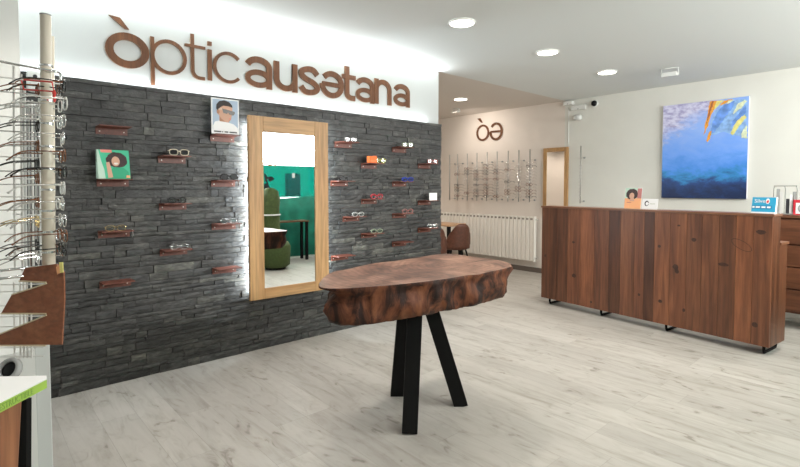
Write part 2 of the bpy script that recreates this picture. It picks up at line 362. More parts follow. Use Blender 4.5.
b = MB(); b.box((XE-.014, YW, 0), (XE, YP, .08), M['basem']); struct(b, 'baseboard_right')
# left pier
b = MB(); b.box((-1.2, 3.3, 0), (on(24, 188, 1, 3.3).x, 3.62, H), M['wall']); struct(b, 'wall_pier')

# slate cladding: individual split strips
def slate():
    b = MB(); ztop = 2.14; z = 0.0; b.box((SX0, YS+.028, 0), (SX1, YP-.004, ztop), plain('slate_backing', (.012, .012, .013), .9))
    rnd = random.Random(5)
    while z < ztop-.005:
        h = rnd.choice([.030, .038, .045, .045, .058])
        if z+h > ztop-.02: h = ztop-z
        x = SX0
        first = True
        while x < SX1-.001:
            w = rnd.uniform(.10, .34)
            if rnd.random() < .25: w = rnd.uniform(.05, .10)
            if first: w *= rnd.random()*.8+.2; first = False
            if x+w > SX1-.05: w = SX1-x
            g = .0012; x0, x1, z0, z1 = x+g, x+w-g, z+g, z+h-g
            yb = YS+.03; yf = YS + rnd.choice([0, .002, .004, .006, .010]) + rnd.uniform(0, .002)
            nx = max(2, int(w/.045)); nz = 2
            b.tint = (rnd.random(), rnd.random(), rnd.random())
            vs = []; tilt = rnd.uniform(-.004, .004); tz = rnd.uniform(-.003, .003)
            for j in range(nz+1):
                for i in range(nx+1):
                    u = i/nx; v = j/nz
                    yy = yf+tilt*(u-.5)+tz*(v-.5)+rnd.uniform(-.0018, .0018)
                    if j in (0, nz): yy += rnd.uniform(0, .003)
                    vs.append((x0+(x1-x0)*u, yy, z0+(z1-z0)*v))
            fs = [(j*(nx+1)+i, j*(nx+1)+i+1, (j+1)*(nx+1)+i+1, (j+1)*(nx+1)+i) for j in range(nz) for i in range(nx)]
            b.add(vs, fs, M['slate'])
            # rim going back
            idx = [i for i in range(nx+1)]+[(j+1)*(nx+1)-1 for j in range(1, nz+1)]+[nz*(nx+1)+i for i in range(nx-1, -1, -1)]+[j*(nx+1) for j in range(nz-1, 0, -1)]
            rim = [vs[i] for i in idx]; k = len(rim)
            b.add(rim+[(p[0], yb, p[2]) for p in rim], [(i, i+k, (i+1) % k+k, (i+1) % k) for i in range(k)], M['slate'])
            x += w
        z += h
    return struct(b, 'wall_slate')
slate()

# street wall behind the camera, with its shop windows
b = MB()
b.box((XL, YW-.15, 2.52), (XE, YW, H), M['wall']); b.box((XL, YW-.15, 0), (XE, YW, .06), M['wall'])
for x, w_ in ((XL, 4.38), (6.75, .28)): b.box((x, YW-.15, .06), (x+w_, YW, 2.52), M['wall'])
struct(b, 'wall_street')
for k, (x0, x1) in enumerate(((2.18, 6.75),)):
    fr = MB()
    for a, c in (((x0, YW-.10, .06), (x0+.05, YW-.04, 2.52)), ((x1-.05, YW-.10, .06), (x1, YW-.04, 2.52)), ((x0, YW-.10, .06), (x1, YW-.04, .11)), ((x0, YW-.10, 2.47), (x1, YW-.04, 2.52))):
        fr.box(a, c, M['whiteplastic'])
    w = struct(fr, 'window_%d' % (k+1))
    g = MB(); g.box((x0+.05, YW-.075, .11), (x1-.05, YW-.07, 2.47), M['glass']); g.build('pane', w)
    t = MB(); t.box((x0+.05, YW-.066, 1.22), (x1-.05, YW-.064, 1.84), M['teal']); tf = t.build('teal_film', w)
b = MB(); b.box((-6, -8, -.14), (12, YW-.2, -.1), M['pole']); struct(b, 'ground_pavement')

# green fabric screen below the film
b = MB(); n = 160; x0, x1 = 2.25, 6.7; vs = []
for i in range(n+1):
    x = x0+(x1-x0)*i/n
    for z, a in ((.04, 1.0), (.5, .7), (.9, .8), (1.24, .3)):
        vs.append((x, YW+.05+.018*a*sin(x*21+2*sin(x*3)+z*1.7), z-(.05*abs(sin(x*1.9)) if z > 1 else 0)))
b.add(vs, [(i*4+j, (i+1)*4+j, (i+1)*4+j+1, i*4+j+1) for i in range(n) for j in range(3)], M['green'])
o = b.build('fabric_screen', smooth=True); md = o.modifiers.new('Solid', 'SOLIDIFY'); md.thickness = .004
tag(o, 'dark green draped fabric along the window foot, seen in the big mirror', 'curtain')
# decals on the window
# ------------------------------------------------------------------ big sign
def ellipse(cx, cz, rx, rz, a0=0, a1=360, n=32):
    return [(cx+rx*cos(radians(a0+(a1-a0)*i/n)), cz+rz*sin(radians(a0+(a1-a0)*i/n))) for i in range(n+(0 if abs(a1-a0) == 360 else 1))]
def smoothpts(P, n=6):
    out = []
    for i in range(len(P)-1):
        p0 = P[max(i-1, 0)]; p1 = P[i]; p2 = P[i+1]; p3 = P[min(i+2, len(P)-1)]
        for k in range(n):
            t = k/n; out.append(tuple(.5*((2*p1[q])+(-p0[q]+p2[q])*t+(2*p0[q]-5*p1[q]+4*p2[q]-p3[q])*t*t+(-p0[q]+3*p1[q]-3*p2[q]+p3[q])*t**3) for q in range(len(p1))))
    out.append(tuple(P[-1])); return out
def glyph(ch, x0, x1, z0, z1, w):
    """list of (pts, closed, width)"""
    X0, X1, Z0, Z1 = x0+w/2, x1-w/2, z0+w/2, z1-w/2; cx, cz = (x0+x1)/2, (z0+z1)/2; rx, rz = (X1-X0)/2, (Z1-Z0)/2; h = z1-z0; wd = x1-x0
    if ch == 'o': return [(ellipse(cx, cz, rx, rz), True, w)]
    if ch == 'p': return [([(X0, z1), (X0, z0-h*.36)], False, w), (ellipse(cx, cz, rx, rz), True, w)]
    if ch == 'c': return [(ellipse(cx, cz, rx, rz, 42, 318), False, w)]
    if ch == 'e': return [(ellipse(cx, cz, rx, rz, 180, 360+142), False, w), ([(X0, cz), (X1, cz)], False, w*.8)]
    if ch == 'i': return [([(cx, z0), (cx, z1)], False, wd), ([(cx, z1+h*.12), (cx, z1+h*.12+wd*1.0)], False, wd)]
    if ch == 't':
        sx = x0+wd*.36; zt = z1+h*.30
        pts = [(sx, zt), (sx, z0+h*.26)]+[(sx+wd*.34*(1-cos(a)), z0+w/2+(h*.26-w/2)*(1-sin(a))) for a in [pi/2*k/6 for k in range(1, 7)]]+[(x1-wd*.04, z0+w/2)]
        return [(pts, False, w), ([(x0, Z1), (x1, Z1)], False, w*.85)]
    if ch == 'a':
        top = ellipse((X0+X1)/2+.0, z1-h*.34, rx, h*.34-w/2, 165, 0, 14); top = top+[(X1, z0)]
        bowl = ellipse(X0+(X1-X0)*.5, z0+h*.30, rx, h*.30-w/2, 0, 360, 28)
        return [(top, False, w), (bowl, True, w*.86)]
    if ch == 'u': return [([(X0, z1)]+ellipse(cx, z0+h*.40, rx, h*.40-w/2, 180, 360, 14)+[(X1, z1)], False, w), ([(X1, z1), (X1, z0)], False, w)]
    if ch == 'n': return [([(X0, z0)]+ellipse(cx, z1-h*.40, rx, h*.40-w/2, 180, 0, 14)+[(X1, z0)], False, w), ([(X0, z0), (X0, z1)], False, w)]
    if ch == 's':
        P = [(X1-.01*wd, z1-h*.27), (cx+rx*.55, Z1-h*.03), (cx, Z1), (cx-rx*.75, Z1-h*.07), (X0+rx*.05, z0+h*.70), (cx-rx*.45, z0+h*.56), (cx+rx*.45, z0+h*.45), (X1-rx*.03, z0+h*.30), (cx+rx*.72, Z0+h*.06), (cx, Z0), (cx-rx*.6, Z0+h*.03), (X0, z0+h*.28)]
        return [(smoothpts(P, 4), False, w)]
def sign(name, label, spec, plane, ax, depth, grave):
    """plane coordinate on axis ax (1: faces -y, 0: faces -x)"""
    root = None
    for k, (ch, xa, xb, xm, yb_, yt_, w) in enumerate(spec):
        A = on(xm, yb_, ax, plane); B = on(xm, yt_, ax, plane)     # mid-letter bottom and top
        l0, l1 = on(xa, yb_, ax, plane), on(xb, yb_, ax, plane); c0, c1 = (l0.x, l1.x) if ax == 1 else (l0.y, l1.y)
        if root is None: root = thing(name, label, 'sign', (A.x, A.y, A.z), world=True)
        to = (lambda p: (p[0], plane, p[1])) if ax == 1 else (lambda p: (plane, p[0], p[1]))
        off = (0, depth, 0) if ax == 1 else (depth, 0, 0)
        mb = MB()
        if ax == 0:        # mirrored axis: left in the picture is +y
            gl = glyph(ch, 0, c0-c1, A.z, B.z, w); gl = [([(c0-p[0], p[1]) for p in pts], cl, ww) for pts, cl, ww in gl]
        else: gl = glyph(ch, c0, c1, A.z, B.z, w)
        for gi, (pts, cl, ww) in enumerate(gl):
            sh = Vector(off)*(.03*gi); mb.ribbon([Vector(to(p))-sh for p in pts], ww, Vector(off)+sh*.5, M['signwood'], cl, M['signedge'])
        if k == 0 and grave:
            mb.prism([tuple(on(x, y, ax, plane)) for x, y in grave], off, M['signwood'], M['signedge'])
        mb.build('letter', root)
    return root
B_ = .052; T_ = .026
sign('shop_sign', 'large brown letter sign reading òpticausetana on the white band', [
 ('o', 105.6, 149.8, 128, 68, 32.8, B_), ('p', 151.2, 187.3, 169, 74.6, 39.6, T_), ('t', 185.8, 206, 195, 79, 44.6, T_), ('i', 208.3, 212.4, 210.3, 80.4, 49.4, T_), ('c', 213.6, 244, 228, 83.2, 51.6, T_),
 ('a', 245.2, 272.4, 259, 88, 56.6, B_), ('u', 274.4, 297.8, 286, 91.2, 62.6, B_), ('s', 299, 320.4, 309.5, 95.2, 66.2, B_), ('e', 320.4, 344.2, 332, 98.2, 71, B_), ('t', 342.6, 356, 349, 100.4, 74.4, B_), ('a', 356, 374.6, 365, 102.6, 77.2, B_), ('n', 375, 391.8, 383.4, 104.5, 79.6, B_), ('a', 394, 410, 402, 106.6, 84, B_)],
 YP-.022, 1, .015, [(108.8, 14.5), (120, 17.5), (129.4, 29.6), (125, 28.8)])
sign('wall_sign', 'small brown two letter sign reading òe above the display rods', [
 ('o', 476.2, 488.8, 482.5, 141, 124.6, .034), ('e', 489.2, 502.3, 495.5, 140.4, 122.4, .04)], XE-.02, 0, .015, [(477, 118.6), (480, 118.2), (482.4, 122.6), (481, 122.6)])

# ------------------------------------------------------------------ eyeglasses
def rim(cx, rx=.025, rz=.019, n=22, e=2.6):
    out = []
    for i in range(n):
        a = 2*pi*i/n; c, s_ = cos(a), sin(a)
        out.append((cx+rx*math.copysign(abs(c)**(2/e), c), 0, rz*math.copysign(abs(s_)**(2/e), s_)))
    return out
def make_glasses(mat, lensmat, r=.0022, rx=.026, rz=.019, e=2.6, folded=True, label=None, cat='glasses', name='eyeglasses'):
    """front faces -y, stands on z=0, origin at bottom centre"""
    t = thing(name, label, cat)
    f = MB(); zc = rz+r; gap = rx+.009
    for s in (-1, 1): f.tube([(p[0], p[1], p[2]+zc) for p in rim(s*gap, rx, rz, e=e)], r, mat, 6, closed=True)
    f.tube([(-.010, -.001, zc+.005), (-.004, -.003, zc+.009), (.004, -.003, zc+.009), (.010, -.001, zc+.005)], r*.9, mat, 6)
    for s in (-1, 1): f.tube([(s*(gap+rx-.001), 0, zc+rz*.45), (s*(gap+rx+.006), .002, zc+rz*.5), (s*(gap+rx+.007), .008, zc+rz*.5)], r, mat, 6)
    f.build('frame', t, smooth=True)
    for s in (-1, 1):
        l = MB(); P = [(p[0], -.0004, p[2]+zc) for p in rim(s*gap, rx-r*.5, rz-r*.5, e=e)]; l.prism(P, (0, .0012, 0), lensmat); l.build('lens', t)
    for s in (-1, 1):
        k = MB(); x = s*(gap+rx+.007); z = zc+rz*.5
        if folded: pts = [(x, .009, z), (x*.9, .014+.004*s, z-.001), (0, .017+.005*s, z-.004), (-x*.5, .018+.005*s, z-.007), (-x*.85, .018+.005*s, z-.018)]
        else: pts = [(x, .009, z), (x, .05, z), (x*.98, .09, z-.001), (x*.96, .115, z-.008), (x*.95, .138, z-.026)]
        k.tube(smoothpts(pts, 4), [r*.85]*(4*(len(pts)-1))+[r*1.2], mat, 6); k.build('temple', t, smooth=True)
    return t
# ------------------------------------------------------------------ wall shelves
XC = dict(A=.782, B=1.178, C=1.568, D=2.71, E=3.075, F=3.49, G=3.87)
shelf0 = thing('wall_shelf', None, 'shelf', group='small brown ledges on the slate wall')
b = MB(); b.box((-.0985, -.135, -.007), (.0985, 0, 0), M['shelf']); b.build('ledge', shelf0, bevel=.0015)
b = MB(); b.box((-.0985, -.005, -.052), (.0985, 0, -.0072), M['shelf']); b.build('back_plate', shelf0)
for x in (-.075, .075):
    b = MB(); b.lathe((x, -.0052, -.032), [(0, .003), (.004, .0025), (.005, 0)], M['screw'], 10, (0, -1, 0)); b.build('screw', shelf0)
shelves = [
 ('A', 0, 1.826, 'empty brown ledge high at the far left of the slate wall'),
 ('A', 0, 1.463, 'brown ledge carrying the green poster of the curly haired woman'),
 ('A', 0, 1.103, 'brown ledge next below the green poster, with a white tag at its right end'),
 ('A', 0, .748, 'empty brown ledge lowest at the far left of the slate wall'),
 ('B', 0, 1.640, 'brown ledge under the sand framed sunglasses with black lenses'),
 ('B', 0, 1.286, 'brown ledge midway down between green poster and mirror, holding glinting black glasses'),
 ('B', 0, .940, 'brown ledge holding clear silver glasses, lowest of its column below the glinting black glasses'),
 ('C', 0, 1.826, 'brown ledge under the white poster of the man in sunglasses'),
 ('C', 0, 1.463, 'brown ledge beside mirror holding black glasses with white tag, under the man poster'),
 ('C', 0, 1.115, 'brown ledge left of mirror with thin silver glasses and white tag'),
 ('C', 0, .757, 'empty brown ledge near the lower left corner of the tall mirror'),
 ('D', .05, 1.843, 'brown ledge high beside the right edge of the mirror, holding clear silver glasses'),
 ('D', 0, 1.469, 'brown ledge right beside the mirror holding the dark lensed black sunglasses'),
 ('D', .14, 1.122, 'brown ledge right of the mirror holding thin white glinting glasses'),
 ('D', 0, .750, 'empty brown ledge low beside the lower right side of the mirror'),
 ('E', 0, 1.650, 'brown ledge carrying the orange glasses case'),
 ('E', 0, 1.290, 'brown ledge holding the bright red glasses'),
 ('E', 0, .944, 'brown ledge holding green gold glasses just above the wooden slab table'),
 ('F', 0, 1.833, 'brown ledge holding sage green glasses high right of the orange case'),
 ('F', 0, 1.469, 'brown ledge holding the blue glasses'),
 ('F', 0, 1.130, 'brown ledge holding rosy silver glasses two rows under the blue ones'),
 ('F', 0, .825, 'empty brown ledge over the slab table, low on the right of the slate wall'),
 ('G', 0, 1.672, 'brown ledge holding pink glasses at the right edge of slate wall'),
 ('G', 0, 1.262, 'brown ledge behind the blank white card at the right wall edge'),
 ('G', 0, .953, 'lowest brown ledge at the right edge of the slate wall, small silver glasses on it')]
for k, (c, dx, z, lab) in enumerate(shelves):
    o = shelf0 if k == 0 else dup(shelf0); o.location = (XC[c]+dx, YS+.001, z); o['label'] = lab
GL = 'glasses standing on the slate wall ledges'
def gput(t, c, dx, z, rz=0, label=None, dy=-.105):
    t.location = (XC[c]+dx, YS+dy, z+.0003); t.rotation_euler.z = -rz*.55; t['group'] = GL
    if label: t['label'] = label
gput(make_glasses(M['gold'], M['lens'], .0014, name='eyeglasses'), 'A', -.01, 1.103, .1, 'thin gold wire glasses on the ledge under the green poster')
gput(make_glasses(M['sand'], M['darklens'], .0036, .028, .021, 3.2, name='sunglasses', cat='sunglasses'), 'B', .02, 1.640, .25, 'thick sand coloured sunglasses with black lenses standing on a ledge')
gput(make_glasses(M['blackace'], M['lens'], .0026), 'B', .0, 1.286, .15, 'black glasses with glinting lenses on the ledge below the sand sunglasses')
gput(make_glasses(M['silver'], M['lens'], .0018), 'B', .01, .940, .2, 'clear silver glasses on the lowest ledge of the second column from left')
gput(make_glasses(M['blackace'], M['darklens'], .0034, .028, .021, name='sunglasses', cat='sunglasses'), 'C', .01, 1.463, .2, 'chunky black sunglasses on the ledge beneath the man poster')
gput(make_glasses(M['silver'], M['lens'], .0014), 'C', .0, 1.115, .2, 'thin silver glasses with tag on ledge left of the mirror')
gput(make_glasses(M['silver'], M['lens'], .0020), 'D', .06, 1.843, .35, 'clear glasses on the highest ledge right of the mirror')
gput(make_glasses(M['blackace'], M['darklens'], .0028, name='sunglasses', cat='sunglasses'), 'D', .01, 1.469, .3, 'dark narrow sunglasses on the ledge touching the mirror halo')
gput(make_glasses(M['whitemetal'], M['lens'], .0022), 'D', .15, 1.122, .35, 'white rimmed glasses on the ledge right of the mirror middle')
gput(make_glasses(M['lime'], M['lens'], .0032, .024, .022, 2), 'E', .062, 1.650, .75, 'round lime yellow glasses leaning out beside the orange case', dy=-.105)
gput(make_glasses(M['red'], M['lens'], .0034, .027, .022), 'E', .02, 1.290, .4, 'bright red glasses on a ledge right of the mirror')
gput(make_glasses(M['greenace'], M['lens'], .0024), 'E', .02, .944, .4, 'sage and gold glasses on the ledge just above the slab table')
gput(make_glasses(M['greenace'], M['lens'], .0032, .026, .023, 2.2), 'F', .03, 1.833, .5, 'round sage green glasses on a high ledge right of the orange case')
gput(make_glasses(M['blue'], M['lens'], .0038, .027, .020), 'F', .03, 1.469, .5, 'deep blue glasses on a ledge below the sage green pair')
gput(make_glasses(M['rose'], M['lens'], .0022, .026, .021), 'F', .03, 1.130, .5, 'rosy rimmed glasses on the ledge two rows under the blue pair')
gput(make_glasses(M['rose'], M['lens'], .0032, .026, .021), 'G', .03, 1.672, .5, 'pink glasses on the ledge at the right edge of the slate wall')
gput(make_glasses(M['silver'], M['lens'], .0026, .025, .020), 'G', .03, .953, .5, 'silver glasses on the lowest ledge at the right wall edge')
# white price tags hanging from the right end of three ledges
for c, z, lab in (('A', 1.103, 'tiny white tag hanging from the ledge with gold wire glasses'), ('C', 1.463, 'tiny white tag hanging from the ledge under the man poster'), ('C', 1.115, 'tiny white tag on the ledge with thin silver glasses')):
    b = MB(); x = XC[c]+.0995; b.box((x, YS-.085, z-.045), (x+.0015, YS-.06, z-.002), M['white']); b.box((x-.003, YS-.074, z-.003), (x+.001, YS-.071, z+.003), M['white'])
    tag(b.build('price_tag'), lab, 'price tag', 'price tags on the ledges')
# orange case
b = MB(); b.lathe((0, 0, 0), [(0, 0), (.030, 0), (.033, .004), (.033, .062), (.030, .066), (0, .066)], M['orangecloth'], 4)
o = MB(); x = XC['E']-.03
o.prism([(x-.045, YS-.115, 1.6505), (x+.045, YS-.115, 1.6505), (x+.045, YS-.115, 1.715), (x+.020, YS-.115, 1.722), (x-.020, YS-.115, 1.716), (x-.045, YS-.115, 1.718)], (0, .05, 0), M['orangecloth'])
oc = o.build('glasses_case', bevel=.004); tag(oc, 'orange box shaped glasses case on a ledge right of the mirror', 'case')
o = MB(); o.box((x-.04, YS-.1165, 1.668), (x+.04, YS-.1151, 1.671), M['peach']); o.build('seam', oc)
# white card at the right edge
o = MB(); cx = XC['G']+.045; o.box((cx-.06, YS-.1, 1.2625), (cx+.06, YS-.094, 1.345), M['white']); o.box((cx-.03, YS-.101, 1.298), (cx+.03, YS-.1, 1.301), M['greenace'])
o.prism([(cx-.004, YS-.094, 1.2625), (cx-.004, YS-.05, 1.2625), (cx-.004, YS-.094, 1.32)], (.008, 0, 0), M['white'])
tag(o.build('display_card'), 'blank white card standing at the right end of the slate wall', 'card')

# ------------------------------------------------------------------ posters (prints)
def layered(mb, O, U, V, Nn, layers):
    """O origin; U,V plane vectors; layers of (poly in 0..1, mat)"""
    for k, (poly, mat) in enumerate(layers):
        q = [Vector(O)+Vector(U)*u+Vector(V)*v+Vector(Nn)*(.0006*(k+1)) for u, v in poly]
        mb.add(q, [tuple(range(len(q)))], mat)
def ell(cx, cy, rx, ry, n=20, a0=0, a1=360): return [(cx+rx*cos(radians(a0+(a1-a0)*i/n)), cy+ry*sin(radians(a0+(a1-a0)*i/n))) for i in range(n)]
def blob(cx, cy, rx, ry, seed, amp=.12, n=28):
    r_ = random.Random(seed); return [(cx+rx*(1+r_.uniform(-amp, amp))*cos(2*pi*i/n), cy+ry*(1+r_.uniform(-amp, amp))*sin(2*pi*i/n)) for i in range(n)]
# man in sunglasses
t = thing('portrait_poster', 'white bordered photo poster of a man in brown sunglasses, top ledge', 'poster', (XC['C']-.0, YS-.09, 1.827), world=True)
w_, h_ = .222, .280; X = XC['C']-.005; b = MB(); b.box((X-w_/2, YS-.08, 1.8275), (X+w_/2, YS-.072, 1.8275+h_), M['white'])
b.build('board', t)
b = MB()
layered(b, (X-w_/2, YS-.0802, 1.8275), (w_, 0, 0), (0, 0, h_), (0, -1, 0), [
 ([(.04, .12), (.96, .12), (.96, .97), (.04, .97)], M['skyprint']),
 ([(.05, .12), (.95, .12), (.95, .2), (.80, .30), (.66, .33), (.30, .38), (.12, .34), (.05, .22)], M['white']),
 ([(.28, .36), (.62, .34), (.60, .52), (.28, .55)], M['skin']),
 ([(.20, .66), (.24, .55), (.34, .44), (.48, .36), (.60, .34), (.68, .40), (.72, .50), (.74, .60), (.76, .74), (.70, .86), (.50, .90), (.30, .88), (.22, .78)], M['skin2']),
 (ell(.235, .63, .05, .07), M['skin']),
 ([(.17, .70), (.18, .82), (.28, .92), (.46, .955), (.62, .93), (.74, .84), (.76, .77), (.60, .80), (.42, .80), (.30, .74), (.22, .66)], M['hair']),
 ([(.24, .68), (.42, .70), (.42, .725), (.24, .70)], M['sand']),
 ([(.38, .72), (.84, .66), (.84, .60), (.78, .55), (.64, .57), (.60, .62), (.54, .58), (.42, .60)], M['shade']),
 (ell(.66, .445, .05, .02), M['salmon'])])
for k, (u0, u1) in enumerate(((.08, .34), (.37, .41), (.46, .60), (.64, .92))):
    layered(b, (X-w_/2, YS-.081, 1.8275), (w_, 0, 0), (0, 0, h_), (0, -1, 0), [([(u0, .05), (u1, .05), (u1, .085), (u0, .085)], M['ink'])])
b.build('print', t)
# curly haired woman, leaning block
t = thing('portrait_display', 'green standing photo display of a laughing curly haired woman on left ledge', 'poster', (XC['A'], YS-.09, 1.463), world=True)
z0 = 1.4635; X = XC['A']; h_ = .20; x0, x1, x2 = X-.105, X-.068, X+.105
P = lambda x, y, z: (x, YS+y, z0+z)
b = MB(); b.prism([P(x0, -.02, 0), P(x0, -.098, 0), P(x0, -.055, h_), P(x0, -.02, h_)], (.195, 0, 0), M['mint']); b.build('block', t)
b = MB(); O = Vector(P(x0, -.0985, 0)); V = Vector((0, .043, h_)); U = Vector((.195, 0, 0)); Nn = V.cross(U).normalized()*-1
if Nn.y > 0: Nn = -Nn
layered(b, O, U, V, Nn, [
 ([(.0, .0), (1, 0), (1, 1), (0, 1)], M['mint']), ([(.22, 0), (1, 0), (1, 1), (.05, 1), (.12, .6), (.2, .3)], M['greenprint']),
 ([(.12, .90), (.46, .90), (.46, 1), (.10, 1)], M['salmon']),
 (blob(.60, .65, .33, .27, 3, .07), M['hair2']),
 ([(.32, 0), (.98, 0), (.95, .25), (.80, .38), (.5, .40), (.40, .3)], M['shirtgreen']),
 ([(.26, .55), (.36, .58), (.40, .40), (.45, .05), (.30, .02), (.28, .3)], M['skin2']),
 (ell(.56, .60, .13, .17), M['skin2']), (ell(.57, .52, .07, .035), M['smile']),
 ([(.85, .03), (.98, .03), (.98, .12), (.88, .12)], M['peach'])])
b.build('print', t)

# ------------------------------------------------------------------ tall mirror
def framed_mirror(label, x0, x1, z0, z1, ix0, ix1, iz0, iz1, plane, ax, th, lip=.02):
    """frame boards around a pane; plane = front coordinate, thickness behind"""
    def pt(a, d, z): return (a, plane+d, z) if ax == 1 else (plane+d, a, z)
    t = thing('framed_mirror', label, 'mirror', pt((x0+x1)/2, th, z0), world=True)
    for a, c, m in (((x0, 0, z0), (ix0, th, z1), 'oak'), ((ix1, 0, z0), (x1, th, z1), 'oak'), ((ix0, 0, z0), (ix1, th, iz0), 'oakh'), ((ix0, 0, iz1), (ix1, th, z1), 'oakh')):
        f = MB(); f.box(pt(*a), pt(*c), M[m]); f.build('frame_board', t, bevel=.003)
    g = MB(); g.box(pt(ix0+.0005, .008, iz0+.0005), pt(ix1-.0005, .014, iz1-.0005), M['mirror']); g.build('mirror_glass', t)
    return t
MP = 3.80; MYAW = radians(-1.5)
mc = [on(x, y, 1, MP) for x, y in ((250, 116), (328, 122), (328, 288.5), (250, 302), (264.5, 131), (315, 136), (315, 280), (264.5, 290))]
mx0, mx1, mz0, mz1 = (mc[0].x+mc[3].x)/2, (mc[1].x+mc[2].x)/2, (mc[2].z+mc[3].z)/2, (mc[0].z+mc[1].z)/2
mr = framed_mirror('tall oak framed backlit mirror on the slate wall', mx0, mx1, mz0, mz1, (mc[4].x+mc[7].x)/2, (mc[5].x+mc[6].x)/2, (mc[6].z+mc[7].z)/2, (mc[4].z+mc[5].z)/2, MP, 1, .03)
b = MB(); b.box((mx0+.12, MP+.042, mz0+.12), (mx1-.12, 3.905, mz1-.12), M['black'])
bs = b.build('mirror_mount'); bs.parent = mr; bs.location = -Vector(mr.location)
mr.rotation_euler.z = MYAW
a_ = on(543, 175, 0, XE-.035).y; c_ = on(567.5, 175, 0, XE-.035).y
sm = framed_mirror('narrow wood framed mirror on the end wall above the desk', c_, a_, .95, 2.04, c_+.06, a_-.06, 1.02, 1.975, XE-.035, 0, .034)

# ------------------------------------------------------------------ trunk slab table
tb = thing('slab_table', 'high table with thick live edge trunk slab on three black legs', 'table', (2.1, 2.12, 0), world=True)
top = [(319,283),(324,277),(333,272),(350,268.5),(376,263),(400,260.3),(420,257),(442,253.8),(458,254.5),(478,257.5),(494,259.6),(506,262),(511,264.5),(509.5,267),(500,269.7),(488,272),(478,274.4),(467,275.2),(448,278.5),(428,281.3),(402,284),(380,286),(362,287.3),(345,288.3),(330,288.4),(320,286.8)]
ZT = .9
tp = [on(x, y, 2, ZT) for x, y in top]
loop = [(p.x, p.y) for p in tp]
def resample(loop, n):
    L_ = loop+[loop[0]]; ds = [0]
    for i in range(len(loop)): ds.append(ds[-1]+hypot(L_[i+1][0]-L_[i][0], L_[i+1][1]-L_[i][1]))
    out = []; j = 0
    for k in range(n):
        s_ = ds[-1]*k/n
        while ds[j+1] < s_: j += 1
        u = (s_-ds[j])/(ds[j+1]-ds[j]); out.append((L_[j][0]+(L_[j+1][0]-L_[j][0])*u, L_[j][1]+(L_[j+1][1]-L_[j][1])*u))
    return out
sm_ = smoothpts(loop+[loop[0]], 4)[:-1]; rs = resample(sm_, 160); n = len(rs); cx = sum(p[0] for p in rs)/n; cy = sum(p[1] for p in rs)/n
tip = tp[0]; rn = random.Random(9)
ph = [rn.uniform(0, 6.28) for _ in range(8)]
def ns(a, l): return .010*sin(5*a+ph[0]+l*.8)+.009*sin(11*a+ph[1]-l)+.005*sin(19*a+ph[2]+l*2.1)+.003*sin(37*a+ph[3]+l*3)
levels = [(0, 0), (-.008, .004), (-.03, -.010), (-.06, -.020), (-.095, -.016), (-.13, -.020), (-.165, -.030), (-.19, -.045), (-.20, -.062)]
vs = []; NL = len(levels)
for li, (dz, ins) in enumerate(levels):
    for i, (x, y) in enumerate(rs):
        dx, dy = x-cx, y-cy; r = hypot(dx, dy); a = atan2(dy, dx); q = ins + (ns(a, li) if li > 1 else ns(a, 0)*.15)
        dt = hypot(x-tip.x, y-tip.y)
        if li in (2, 3, 4): q -= (.12 if li == 3 else .085 if li == 2 else .05)*math.exp(-(dt/.17)**2)
        if li > 4: q -= .012*math.exp(-(dt/.15)**2)
        if li > 1: q += rn.uniform(-.003, .003)+.0035*sin(61*a+ph[4])+.003*sin(83*a+ph[5]+li*.5)
        q *= 1.0
        vs.append((cx+dx*(r+q)/r, cy+dy*(r+q)/r, ZT+dz))
b = MB(); b.add(vs, [(li*n+i, li*n+(i+1) % n, (li+1)*n+(i+1) % n, (li+1)*n+i)[::-1] for li in range(NL-1) for i in range(n)], M['slabside'])
b.add(vs[:n], [tuple(range(n))], M['slabtop']); b.add(vs[-n:], [tuple(range(n))[::-1]], M['slabside'])
# cracks as thin slivers on the top face
for path in (((442, 266.5), (449, 267.8), (457, 269.2), (466, 271.0), (475, 272.8), (480, 273.3)), ((463, 262.8), (474, 261.9), (486, 259.6), (492, 259.8)), ((396, 266), (409, 264.8), (418, 265.4), (430, 264.6))):
    p3 = [on(x, y, 2, ZT+.0006) for x, y in path]; L_ = []; R_ = []
    for i, p in enumerate(p3):
        wdt = (.0055 if len(path) > 5 else .003)*(1 if 0 < i < len(p3)-1 else .15)*(.7+.6*((i*7) % 3)/2); L_.append(p+Vector((.3*wdt, wdt, 0))); R_.append(p-Vector((.3*wdt, wdt, 0)))
    k = len(p3)
    for i in range(k-1): b.add([L_[i], L_[i+1], R_[i+1], R_[i]], [(3, 2, 1, 0)], M['crack'])
sl = b.build('slab', tb, origin=(2.1, 2.15, .7)); 
for p in sl.data.polygons: p.use_smooth = len(p.vertices) == 4
for (bx, by), (px_, py_) in (((1.87, 2.0), (413.5, 318)), ((2.155, 2.43), (409, 319)), ((2.36, 2.04), (439.5, 314))):
    # leg leans so that it passes the seen point at about the leg plane
    q = (2.03, 2.12) if py_ != 318 else (1.98, 2.07)
    if py_ == 314: q = (2.16, 2.14)
    if py_ == 319: q = (2.06, 2.24)
    l = MB(); l.obox((bx, by, .0), (q[0], q[1], .705), .088, .088, M['black'], up=(CR.x, CR.y, 0)); l.build('leg', tb)
l = MB(); l.box((1.93, 2.0, .688), (2.25, 2.32, .7005), M['black']); l.build('mounting_plate', tb)

